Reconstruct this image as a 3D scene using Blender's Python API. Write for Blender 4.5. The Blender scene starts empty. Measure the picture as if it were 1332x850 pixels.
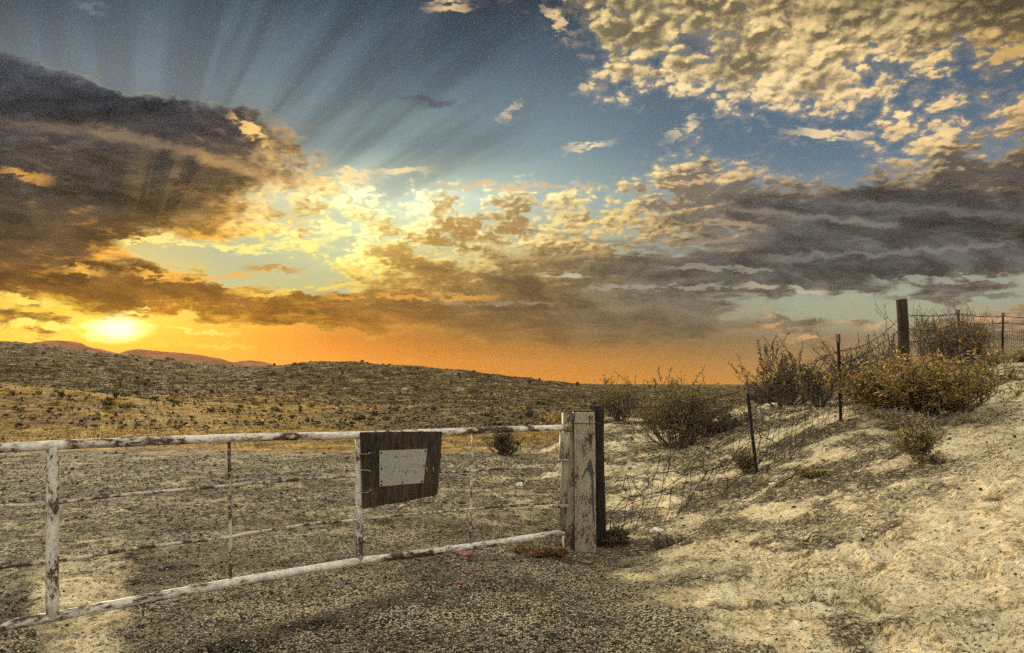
import bpy, math, random
import numpy as np
from mathutils import Vector, Matrix
C = bpy.context.scene.collection
R = math.radians
random.seed(7)
rng = np.random.default_rng(11)
# ---------------------------------------------------------------- camera
F = 900.0                       # focal length in pixels of a 1332 px wide frame
TH = math.atan(75.0 / F)        # camera tilts up a little
EYE = 1.72
cam = bpy.data.cameras.new('camera')
cam.lens = 36.0 * F / 1332.0
cam.sensor_width = 36.0
cam.clip_start = 0.05
cam.clip_end = 30000
co = bpy.data.objects.new('camera', cam)
C.objects.link(co)
co.location = (0, 0, EYE)
co.rotation_euler = (math.pi / 2 + TH, 0, 0)
bpy.context.scene.camera = co
sc = bpy.context.scene
sc.cycles.use_adaptive_sampling = True
sc.cycles.adaptive_threshold = .034
sc.cycles.use_denoising = False
sc.cycles.sample_clamp_indirect = 2.0
sc.cycles.sample_clamp_direct = 5.0
sc.cycles.adaptive_min_samples = 28
sc.cycles.max_bounces = 4
sc.cycles.diffuse_bounces = 2
sc.cycles.glossy_bounces = 2
sc.cycles.transmission_bounces = 3
sc.view_settings.view_transform = 'Standard'
sc.view_settings.look = 'None'
sc.view_settings.gamma = 1
sc.view_settings.exposure = .25
sc.view_settings.use_curve_mapping = False

def ray(px, py):
    xc, yc = (px - 666) / F, (425 - py) / F
    return Vector((xc, math.cos(TH) - yc * math.sin(TH), math.sin(TH) + yc * math.cos(TH)))

def P(px, py, Y):
    """world point at depth Y seen in direction (px, py)"""
    d = ray(px, py)
    return Vector((0, 0, EYE)) + d * (Y / d.y)

def uv(px, py):
    d = ray(px, py)
    return d.x / d.y, d.z / d.y

def lin(c):
    return tuple((x / 255 / 12.92 if x / 255 <= .04045 else ((x / 255 + .055) / 1.055) ** 2.4) for x in c)

# ------------------------------------------------- small node expression kit
class NT:
    dim = '3D'
    def __init__(s, nt):
        s.nt = nt
        s.n = nt.nodes
        s.l = nt.links

    def put(s, v, sock):
        if isinstance(v, bpy.types.NodeSocket):
            s.l.new(v, sock)
        elif isinstance(v, (tuple, list)):
            try:
                sock.default_value = v
            except Exception:
                sock.default_value = tuple(v) + (1,)
        else:
            try:
                sock.default_value = v
            except Exception:
                sock.default_value = (v, v, v)

    def m(s, op, a, b=0.0, c=0.0, clamp=False):
        k = s.n.new('ShaderNodeMath'); k.operation = op; k.use_clamp = clamp
        s.put(a, k.inputs[0]); s.put(b, k.inputs[1]); s.put(c, k.inputs[2])
        return k.outputs[0]

    def add(s, a, b): return s.m('ADD', a, b)
    def sub(s, a, b): return s.m('SUBTRACT', a, b)
    def mul(s, a, b, clamp=False): return s.m('MULTIPLY', a, b, clamp=clamp)
    def div(s, a, b): return s.m('DIVIDE', a, b)
    def mad(s, a, b, c, clamp=False): return s.m('MULTIPLY_ADD', a, b, c, clamp)

    def mr(s, v, a, b, c=0.0, d=1.0, kind='LINEAR'):
        k = s.n.new('ShaderNodeMapRange'); k.interpolation_type = kind; k.clamp = True
        s.put(v, k.inputs[0]); s.put(a, k.inputs[1]); s.put(b, k.inputs[2]); s.put(c, k.inputs[3]); s.put(d, k.inputs[4])
        return k.outputs[0]

    def ss(s, v, a, b, c=0.0, d=1.0): return s.mr(v, a, b, c, d, 'SMOOTHSTEP')

    def mix(s, f, a, b, mode='MIX'):
        k = s.n.new('ShaderNodeMix'); k.data_type = 'RGBA'; k.blend_type = mode; k.clamp_factor = True
        s.put(f, k.inputs[0])
        for v, i in ((a, 6), (b, 7)):
            s.put(v if isinstance(v, bpy.types.NodeSocket) or len(v) == 4 else tuple(v) + (1,), k.inputs[i])
        return k.outputs[2]

    def mixf(s, f, a, b):
        k = s.n.new('ShaderNodeMix'); k.data_type = 'FLOAT'; k.clamp_factor = True
        s.put(f, k.inputs[0]); s.put(a, k.inputs[2]); s.put(b, k.inputs[3])
        return k.outputs[0]

    def xyz(s, a, b, c=0.0):
        k = s.n.new('ShaderNodeCombineXYZ')
        s.put(a, k.inputs[0]); s.put(b, k.inputs[1]); s.put(c, k.inputs[2])
        return k.outputs[0]

    def sep(s, v):
        k = s.n.new('ShaderNodeSeparateXYZ'); s.put(v, k.inputs[0])
        return k.outputs[0], k.outputs[1], k.outputs[2]

    def vm(s, op, a, b=(0, 0, 0)):
        k = s.n.new('ShaderNodeVectorMath'); k.operation = op
        s.put(a, k.inputs[0]); s.put(b, k.inputs[1])
        return k.outputs['Value' if op in ('LENGTH', 'DISTANCE', 'DOT_PRODUCT') else 'Vector']

    def noise(s, v, scale, detail=4, rough=.5, dist=0, out=0, lac=2.0):
        k = s.n.new('ShaderNodeTexNoise'); k.noise_dimensions = s.dim
        s.put(v, k.inputs['Vector']); k.inputs['Scale'].default_value = scale
        k.inputs['Detail'].default_value = detail; k.inputs['Roughness'].default_value = rough
        k.inputs['Distortion'].default_value = dist; k.inputs['Lacunarity'].default_value = lac
        return k.outputs[out]

    def vor(s, v, scale, feature='F1', out='Distance', rand=1.0):
        k = s.n.new('ShaderNodeTexVoronoi'); k.feature = feature; k.voronoi_dimensions = s.dim
        s.put(v, k.inputs['Vector']); k.inputs['Scale'].default_value = scale
        k.inputs['Randomness'].default_value = rand
        return k.outputs[out]

    def ramp(s, f, stops, interp='LINEAR'):
        k = s.n.new('ShaderNodeValToRGB'); s.put(f, k.inputs[0])
        cr = k.color_ramp; cr.interpolation = interp
        for i, (p, c) in enumerate(stops):
            e = cr.elements[i] if i < 2 else cr.elements.new(p)
            e.position = p
            e.color = tuple(c) if len(c) == 4 else tuple(c) + (1,)
        return k.outputs[0], k.outputs[1]

def group(k, name, ins, outs, body):
    """build body(kit, *input sockets) -> output sockets as a node group and use it in tree k; outs: 'c' colour, 'f' float"""
    g = bpy.data.node_groups.new(name, 'ShaderNodeTree')
    for i, _ in enumerate(ins): g.interface.new_socket('in%d' % i, in_out='INPUT', socket_type='NodeSocketColor' if len(str(_.type)) and _.type == 'RGBA' else 'NodeSocketFloat')
    for i, t in enumerate(outs): g.interface.new_socket('out%d' % i, in_out='OUTPUT', socket_type='NodeSocketColor' if t == 'c' else 'NodeSocketFloat')
    gi = g.nodes.new('NodeGroupInput'); go = g.nodes.new('NodeGroupOutput')
    kk = NT(g); kk.dim = k.dim
    res = body(kk, *[gi.outputs[i] for i in range(len(ins))])
    for i, r in enumerate(res): g.links.new(r, go.inputs[i])
    n = k.n.new('ShaderNodeGroup'); n.node_tree = g
    for i, s_ in enumerate(ins): k.l.new(s_, n.inputs[i])
    return [n.outputs[i] for i in range(len(outs))]
# ---------------------------------------------------------------- sky
SUN_PX = (152, 428)
sd = ray(*SUN_PX).normalized()
SUN_EL = math.asin(sd.z)
SUN_AZ = math.atan2(sd.x, sd.y)

def build_sky():
    w = bpy.data.worlds.new('World'); sc.world = w; w.use_nodes = True
    nt = w.node_tree; nt.nodes.clear(); k = NT(nt); k.dim = '2D'
    out = nt.nodes.new('ShaderNodeOutputWorld'); bg = nt.nodes.new('ShaderNodeBackground')
    nt.links.new(bg.outputs[0], out.inputs[0])
    tc = nt.nodes.new('ShaderNodeTexCoord')
    d = k.vm('NORMALIZE', tc.outputs['Generated'])
    dx, dy, dz = k.sep(d)
    dyc = k.m('MAXIMUM', dy, .05)
    u = k.div(dx, dyc); v = k.div(dz, dyc)
    # cloud layer coordinates: where the direction meets a high flat layer
    dzc = k.m('MAXIMUM', k.add(dz, .045), .02)
    pl = k.xyz(k.div(dx, dzc), k.div(dy, dzc), 0)
    wn = k.noise(pl, 1.3, 5, .55, 0, 1)
    wx, wy, _ = k.sep(wn)
    wa = k.noise(k.xyz(u, k.mul(v, 2.2), 0), 6, 5, .6, 0, 1)
    ax, ay, _ = k.sep(wa)
    # slightly ragged borders for the large masses
    uw = k.add(u, k.mad(k.sub(ax, .5), .17, k.mul(k.sub(wx, .5), .03)))
    vw = k.add(v, k.mul(k.sub(ay, .5), .075))
    U0, U1 = uv(0, 250)[0], uv(1332, 250)[0]
    fu = k.mr(uw, U0, U1); fus = k.mr(u, U0, U1)

    cov = """
0000 : 0 0 0 0 0 0 0 0 1 2 3 7 8 9 9 9 9 9 9
0040 : 1 0 0 0 0 0 0 0 0 0 2 7 8 8 9 9 9 9 9
0075 : 6 3 1 0 0 0 0 0 0 0 0 5 7 8 8 7 7 6 4
0100 : 9 6 4 2 0 0 0 0 0 0 0 6 7 8 7 7 5 3 3
0130 : 9 9 8 6 4 0 0 0 0 0 0 3 5 7 7 5 4 3 5
0160 : 9 9 9 9 7 3 0 0 0 0 0 0 2 2 5 5 4 3 6
0200 : 9 9 9 9 9 8 1 0 0 0 0 0 4 1 1 1 5 5 8
0225 : 9 9 9 9 9 7 5 3 2 1 1 3 8 6 4 2 6 8 9
0255 : 9 9 9 9 7 5 5 5 5 6 5 5 9 8 8 8 9 9 9
0280 : 9 9 9 9 8 7 6 6 6 7 7 6 7 9 9 9 9 9 9
0305 : 9 8 9 7 7 7 6 7 7 7 7 6 7 8 9 9 9 9 9
0330 : 9 9 8 2 1 4 6 7 7 7 7 6 8 8 9 9 9 8 7
0350 : 9 7 7 7 2 2 5 8 8 8 7 8 9 9 9 9 9 9 8
0372 : 9 9 9 9 8 4 6 8 9 9 8 9 9 8 8 7 7 8 5
0392 : 5 7 9 9 9 9 9 9 9 9 9 9 9 7 5 3 3 5 4
0408 : 8 4 8 9 9 9 9 9 9 9 9 9 9 7 4 3 5 7 6
0425 : 6 7 2 2 6 9 9 9 9 9 9 8 8 5 6 6 5 7 7
0440 : 5 5 3 2 2 3 4 5 6 7 7 7 6 5 6 5 6 7 8
0460 : 4 3 2 1 2 1 1 2 3 3 3 3 3 2 3 3 4 5 5
0500 : 1 1 1 1 1 1 0 0 0 0 0 0 0 0 0 0 0 0 0
"""
    rows, tab = [], []
    for ln in cov.strip().splitlines():
        a, b = ln.split(':'); rows.append(-int(a)); tab.append([tuple([int(q) / 9.0] * 3) for q in b.split()])
    rows2 = [-r for r in rows]
    order = list(range(len(rows2)))[::-1]                       # bottom of the sky first
    xs19 = [i * 74 for i in range(19)]

    def g2(rws, table, xs, fc, vc):
        return group(k, 'sky grid', [fc, vc], 'cf', lambda k, fc, vc: g2b(k, rws, table, xs, fc, vc))

    def g2b(k, rws, table, xs, fc, vc):
        cur = cura = None; vp = None
        for i in range(len(rws) - 1, -1, -1):
            vy = uv(666, rws[i])[1]
            col, al = k.ramp(fc, [(x / 1332.0, c) for x, c in zip(xs, table[i])])
            if cur is None:
                cur, cura = col, al
            else:
                f = k.mr(vc, vp, vy)
                cur = k.mix(f, cur, col); cura = k.mixf(f, cura, al)
            vp = vy
        return cur, cura
    cv, _ = g2(rows2, tab, xs19, fu, vw)
    cvg = k.sep(cv)[0]
    xs10 = [i * 148 for i in range(10)]

    def T(txt):
        rws, tb = [], []
        for ln in txt.strip().splitlines():
            a, b = ln.split(':'); rws.append(int(a)); row = []
            for q in b.split():
                q = q.split(',')
                row.append(lin([int(z) for z in q[:3]]) + ((float(q[3]),) if len(q) > 3 else (1,)))
            tb.append(row)
        return rws, tb
    S = T("""
0   : 62,78,94 64,84,100 66,86,102 58,76,94 46,60,80 46,60,78 50,66,90 56,74,98 58,76,98 58,70,84
90  : 100,116,130 102,118,132 96,114,128 88,106,122 80,98,116 76,94,112 78,98,120 78,100,124 78,100,124 78,98,120
190 : 118,134,140 118,134,140 118,136,142 120,140,146 120,140,148 112,134,148 98,120,140 90,114,140 90,114,140 92,116,138
260 : 160,150,120 170,160,130 185,190,160 195,208,190 185,204,190 152,172,172 124,148,158 118,142,156 118,142,156 122,146,156
330 : 230,180,80 205,195,130 172,182,150 190,204,165 200,198,150 170,175,150 150,160,155 148,158,152 148,158,152 155,162,150
380 : 250,190,60 235,200,95 180,185,140 180,186,140 190,170,115 160,160,140 150,155,140 156,168,150 156,170,150 150,162,146
415 : 255,200,50 255,210,75 250,185,50 215,140,40 175,128,60 155,130,95 145,138,118 152,160,138 156,162,142 148,148,128
440 : 255,180,25 255,185,24 255,165,14 215,126,16 172,112,34 142,106,56 128,106,74 130,112,88 136,120,98 130,118,98
468 : 238,130,6 250,148,8 252,150,8 240,138,10 212,128,22 186,120,36 164,114,52 146,114,72 136,112,80 130,110,82
500 : 228,120,8 236,128,8 242,138,10 238,142,14 230,140,20 220,138,30 208,136,40 170,124,62 146,116,78 136,110,80
""")
    D = T("""
0   : 90,95,100 90,95,100 90,95,100 90,95,100 130,116,88 118,106,82 112,102,80 108,96,74 96,84,62 80,70,54
90  : 62,66,76 60,64,72 60,62,70 72,74,82 90,90,90 120,108,88 128,114,90 126,112,88 118,106,86 112,98,76
150 : 52,54,60 48,50,56 54,54,58 76,74,76 100,100,100 110,105,98 136,122,100 146,130,102 126,114,94 126,110,88
200 : 68,62,58 66,60,56 64,58,54 120,100,76 110,105,98 110,105,95 112,102,90 104,98,90 100,92,84 96,86,74
255 : 68,60,52 64,58,50 104,84,56 195,158,90 190,160,100 150,128,92 114,104,92 84,82,80 74,73,72 74,72,70
305 : 78,62,44 96,72,44 160,115,52 215,180,100 190,150,80 160,130,88 108,98,86 84,82,80 72,71,70 72,71,70
345 : 88,64,40 104,74,40 132,96,46 190,150,75 160,124,70 126,112,84 98,94,88 84,84,84 80,80,80 82,80,78
380 : 106,70,32 116,78,32 130,88,36 150,106,44 140,108,60 115,100,74 96,90,80 90,86,80 92,86,80 92,86,80
415 : 136,86,26 156,98,24 154,98,26 150,100,32 132,98,50 112,94,66 98,88,72 94,86,74 96,88,76 96,88,76
445 : 225,130,14 220,125,14 200,118,16 180,112,22 150,106,40 132,100,54 114,96,66 104,90,70 104,90,72 106,92,74
500 : 222,118,8 230,124,8 236,134,10 232,138,16 222,136,22 206,128,34 186,124,46 150,112,66 135,106,72 130,104,74
""")
    L = T("""
0   : 120,130,140,.5 120,130,140,.5 120,130,140,.8 150,150,150,1 240,205,140,1 240,210,145,1 240,212,150,1 225,196,136,1 180,158,110,1 140,124,86,1
90  : 100,100,104,.2 100,98,100,.2 104,100,100,.3 150,140,130,1 235,210,160,1 250,220,160,1 252,222,160,1 250,218,156,1 245,212,150,1 235,190,115,1
150 : 88,86,88,.1 86,82,84,.1 104,98,96,.1 150,130,110,.4 240,215,170,1 245,220,175,1 245,218,170,1 245,216,165,1 240,205,150,1 240,200,140,1
200 : 110,96,84,0 110,96,84,0 140,112,84,.1 225,180,110,.6 252,236,185,1 245,220,165,1 240,212,155,.8 220,190,145,.8 225,195,145,1 215,175,115,.7
255 : 120,96,60,0 130,100,64,.1 180,135,76,.4 255,246,185,1 255,250,205,1 252,228,155,1 235,195,130,.6 150,130,108,.2 120,106,92,.2 120,104,88,.1
305 : 170,120,55,0 235,170,70,.2 245,185,75,.3 255,248,170,1 255,248,185,1 250,218,140,.8 190,160,115,.4 120,108,96,0 110,100,90,0 105,94,84,0
345 : 150,100,45,.1 230,160,60,.2 255,215,90,.4 255,235,120,.7 245,205,110,.6 200,165,105,.4 140,130,112,.1 116,112,104,0 120,112,100,0 130,115,95,0
380 : 170,115,40,.1 190,130,40,.2 200,145,50,.4 225,165,60,.4 185,145,80,.4 140,120,88,.1 118,110,96,0 120,115,100,0 150,130,105,0 160,135,105,0
410 : 255,220,80,.3 255,210,70,.3 190,130,35,.3 195,135,40,.2 160,120,55,.1 130,108,72,0 120,105,80,0 170,150,115,0 200,155,105,0 190,150,105,0
445 : 255,225,80,.3 255,245,130,.3 255,215,80,.3 245,175,50,.2 180,130,50,0 145,112,62,0 130,108,74,0 130,108,80,0 150,115,80,0 140,112,80,0
500 : 250,170,30,.2 255,180,30,.2 250,170,25,.2 245,160,24,.1 235,155,26,0 220,145,38,0 200,138,50,0 160,125,75,0 140,115,80,0 130,108,76,0
""")
    s_c, _ = g2(S[0], S[1], xs10, fus, v)
    d_c, _ = g2(D[0], D[1], xs10, fu, vw)
    l_c, puff = g2(L[0], L[1], xs10, fu, vw)
    # ---- crepuscular rays fan out from the sun
    us, vs = uv(*SUN_PX)
    du, dv = k.sub(u, us), k.sub(v, vs)
    ang = k.m('ARCTAN2', dv, du)
    dist = k.m('SQRT', k.add(k.mul(du, du), k.mul(dv, dv)))
    rn = k.noise(k.xyz(k.mul(ang, 1.0), k.mul(dist, .30), 5.1), 7.0, 3, .55)
    rays = k.ss(rn, .36, .66, -1, 1)
    rmask = k.mul(k.ss(dist, .22, .42), k.ss(dist, 1.0, .62))
    rmask = k.mul(rmask, k.mul(k.ss(ang, .14, .38), k.ss(ang, 1.75, 1.2, .45, 1)))
    rf = k.mad(k.mul(rays, rmask), .21, 1.0)
    s_c = k.vm('MULTIPLY', s_c, k.xyz(rf, rf, k.mad(k.mul(rays, rmask), .2, 1.0)))
    # ---- the physical sky under everything
    ns = nt.nodes.new('ShaderNodeTexSky'); ns.sky_type = 'NISHITA'; ns.sun_disc = False
    ns.sun_elevation = SUN_EL; ns.sun_rotation = SUN_AZ % (2 * math.pi)
    nsc = k.vm('SCALE', ns.outputs[0]); nsc.node.inputs['Scale'].default_value = .06
    s_c = k.vm('ADD', k.vm('MULTIPLY', s_c, (.97, .94, .88)), k.vm('MULTIPLY', nsc, (.12, .12, .12)))
    # ---- clouds
    plw = k.vm('ADD', pl, k.xyz(k.mul(k.sub(wx, .5), .5), k.mul(k.sub(wy, .5), .5), 0))

    dz3 = k.add(k.m('MAXIMUM', dz, 0), .30)
    pl3 = k.xyz(k.div(dx, dz3), k.mul(k.div(dy, dz3), .95), 0)

    wq = k.noise(pl3, 20, 3, .5, 0, 1)
    wsc = k.vm('MULTIPLY', k.vm('SUBTRACT', wq, (.5, .5, .5)), (.060, .060, 0))

    def dens(vec, v3):
        a = k.noise(vec, 1.6, 8, .64, 0)
        wv = k.vm('ADD', v3, wsc)
        c1 = k.vor(wv, 31, 'F1'); c2 = k.vor(wv, 10, 'F1')
        b = k.sub(k.add(.932, k.mul(k.sub(k.noise(v3, 5, 2, .5), .5), .5)), k.add(k.mul(c1, .46), k.mul(c2, .50)))
        b = k.add(b, k.mul(k.sub(k.noise(v3, 48, 5, .66), .5), .62))
        return k.mixf(puff, a, k.mixf(.15, b, a))
    # the layer seen from the side gets a little height: mixes in the plain direction
    n = dens(plw, pl3)
    sun_off = k.vm('ADD', plw, (-.035, -.03, 0))
    n2 = dens(sun_off, k.vm('ADD', pl3, (-.011, -.010, 0)))
    big_off = k.vm('ADD', plw, (-.10, -.02, 0))
    n3 = k.noise(big_off, 1.5, 4, .5); n1 = k.noise(plw, 1.5, 4, .5)
    # billows in the plain direction keep detail near the horizon
    av = k.xyz(k.add(u, k.mul(v, .4)), k.mul(v, 2.1), 0)
    avn = k.noise(av, 9, 8, .6, .3)
    avn2 = k.noise(k.vm('ADD', av, (-.008, -.016, 0)), 9, 8, .6, .3)
    lowf = k.ss(dz, .22, .08, .15, .65)
    n = k.mixf(lowf, n, avn); n2 = k.mixf(lowf, n2, avn2)
    nn = k.mr(n, .30, .70)
    x = k.add(nn, k.mad(cvg, 1.55, -1.32))
    dn = k.ss(x, 0, k.mixf(puff, .34, .33))
    thick = k.mr(x, .02, .70)
    rel = k.sub(n, n2)
    relb = k.sub(n1, n3)
    lit = k.add(k.mad(rel, k.mixf(puff, 6.5, 2.3), .0), k.mul(relb, 2.5))
    lit = k.add(lit, k.mixf(puff, k.mad(thick, -.75, .55), k.mad(thick, -.75, .95)))
    lit = k.add(lit, k.mul(k.mul(k.sub(k.noise(pl3, 4.2, 4, .6), .5), puff), 2.2))
    lit = k.add(lit, k.mul(k.mul(k.sub(n, .53), puff), 1.5))
    lit = k.add(lit, k.mul(k.mul(k.ss(dist, .50, .15), puff), .45))
    lit = k.ss(lit, 0, 1.05)
    c_c = k.mix(lit, d_c, l_c)
    # thin rims of the clouds near the sun burn bright
    rim = k.mul(k.ss(x, 0, .05), k.ss(x, .20, .07))
    near = k.ss(dist, .62, .0)
    c_c = k.mix(k.mul(rim, k.mul(near, .85)), c_c, lin((255, 232, 120)))
    # faint rays also cross the dark mass
    rm2 = k.mul(k.mul(k.ss(dist, .10, .2), k.ss(dist, .34, .2)), k.mul(k.ss(ang, .7, 1.0), k.ss(ang, 1.7, 1.3)))
    c_c = k.mix(k.mul(k.mul(k.ss(rays, -.6, 1), rm2), .16), c_c, lin((200, 165, 95)))
    # broad soft tonal bands inside the masses
    bnd = k.noise(k.xyz(k.add(k.mul(u, 1.0), k.mul(v, .9)), k.mul(v, 3.0), .7), 5.0, 8, .66, .5)
    bnd2 = k.noise(k.xyz(k.add(u, k.mul(v, .5)), k.mul(v, 2.6), 4.7), 17, 6, .66, .3)
    tone = k.add(k.ss(bnd, .36, .66, -.30, .48), k.ss(bnd2, .34, .68, -.24, .28))
    tone = k.mad(tone, k.mixf(puff, 1.0, .35), 1.0)
    c_c = k.vm('MULTIPLY', c_c, k.xyz(tone, tone, tone))
    halo = k.mul(k.mul(k.ss(x, -.42, .15), k.mixf(puff, .14, .17)), k.ss(cvg, .05, .30))
    s_c2 = k.mix(halo, s_c, l_c)
    col = k.mix(dn, s_c2, c_c)
    veil = k.mul(k.ss(v, uv(666, 436)[1], uv(666, 476)[1]), k.ss(u, -.42, -.10))
    veil = k.mul(veil, .9)
    col = k.mix(veil, col, s_c)
    veil2 = k.mul(k.ss(v, uv(666, 385)[1], uv(666, 440)[1]), k.mul(k.ss(u, -.35, -.1), k.ss(u, .40, .25)))
    col = k.mix(k.mul(veil2, .45), col, k.vm('MULTIPLY', s_c, (.75, .72, .8)))
    # ---- single lit edges, gaps and streaks
    jn = k.noise(k.xyz(u, k.mul(v, 2.0), 1.1), 26, 5, .62, 0, 1)
    jx, jy, _ = k.sep(jn)
    ju = k.add(u, k.mul(k.sub(jx, .5), .055)); jv = k.add(v, k.mul(k.sub(jy, .5), .030))
    brk = k.noise(k.xyz(k.mul(u, 1), k.mul(v, 3), 7), 30, 4, .6)
    brks = k.ss(brk, .34, .50)
    def streaks(k, col, ju, jv, brks, part_):
        for (xa, ya, xb, yb, wd, c, st, soft) in part_:
            (ua, va), (ub, vb) = uv(xa, ya), uv(xb, yb)
            L = math.hypot(ub - ua, vb - va); tx, ty = (ub - ua) / L, (vb - va) / L
            jv = k.mad(col, 1e-7, jv)          # one streak after the other keeps the shader small in memory
            a_ = k.add(k.mul(k.sub(ju, ua), tx), k.mul(k.sub(jv, va), ty))
            b_ = k.m('ABSOLUTE', k.sub(k.mul(k.sub(jv, va), tx), k.mul(k.sub(ju, ua), ty)))
            e_ = k.mul(k.ss(a_, -.02, .03), k.ss(a_, L + .02, L - .03))
            w_ = wd / F
            f_ = k.mul(e_, k.ss(b_, w_, w_ * (.0 if soft else .55)))
            f_ = k.mul(f_, st) if soft else k.mul(k.mul(f_, st), brks)
            col = k.mix(f_, col, lin(c))
        return [col]
    for i0 in range(0, len(STREAKS), 12):
        part = STREAKS[i0:i0 + 12]
        col, = group(k, 'lit edges', [col, ju, jv, brks], 'c', lambda k, c, a, b, e: streaks(k, c, a, b, e, part))
    # light pouring through the broken cloud above the sun
    ub, vb = uv(465, 272)
    gd = k.m('SQRT', k.add(k.m('POWER', k.mul(k.sub(u, ub), .75), 2), k.m('POWER', k.mul(k.sub(v, vb), 1.7), 2)))
    gb = k.m('POWER', k.ss(gd, .20, 0), 1.2)
    col = k.vm('ADD', col, k.vm('MULTIPLY', k.vm('MULTIPLY', col, k.xyz(gb, gb, gb)), (.32, .30, .24)))
    # ---- glow and the burning spot of the sun behind thin cloud
    eu, ev = k.mul(du, 1.0), k.mul(dv, 2.4)
    sdist = k.m('SQRT', k.add(k.mul(eu, eu), k.mul(ev, ev)))
    jag = k.mul(k.sub(k.noise(k.xyz(u, k.mul(v, 3), 0), 40, 4, .6), .5), .04)
    sj = k.add(sdist, jag)
    core = k.m('POWER', k.ss(sj, .066, .008), 1.3)
    glow = k.m('POWER', k.mr(sdist, .42, .0), 3.0)
    col = k.vm('ADD', col, k.vm('MULTIPLY', k.xyz(glow, glow, glow), (.20, .085, .0)))
    col = k.vm('ADD', col, k.vm('MULTIPLY', k.xyz(core, core, core), (2.2, 1.7, .75)))
    # ---- the rest of the sky, behind and above: physical sky plus unseen bright cloud added to light the ground
    bn = k.ss(k.noise(pl, 2.2, 3, .55), .42, .58)
    back = k.mix(bn, k.vm('ADD', k.vm('MULTIPLY', nsc, (1, 1, 1)), (.16, .24, .36)), BACK_FILL)
    back = k.mix(k.ss(dz, .02, -.08), back, (.10, .085, .06))
    fr = k.mul(k.ss(dy, .38, .62), k.ss(v, .80, .62))
    fr = k.mul(fr, k.ss(k.m('ABSOLUTE', u), 1.25, .85))
    col = k.vm('MULTIPLY', col, (.87, .87, .87))
    col = k.mix(fr, back, col)
    nt.links.new(col, bg.inputs[0]); bg.inputs[1].default_value = 1.0
    w.cycles.sampling_method = 'MANUAL'; w.cycles.sample_map_resolution = 512

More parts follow.
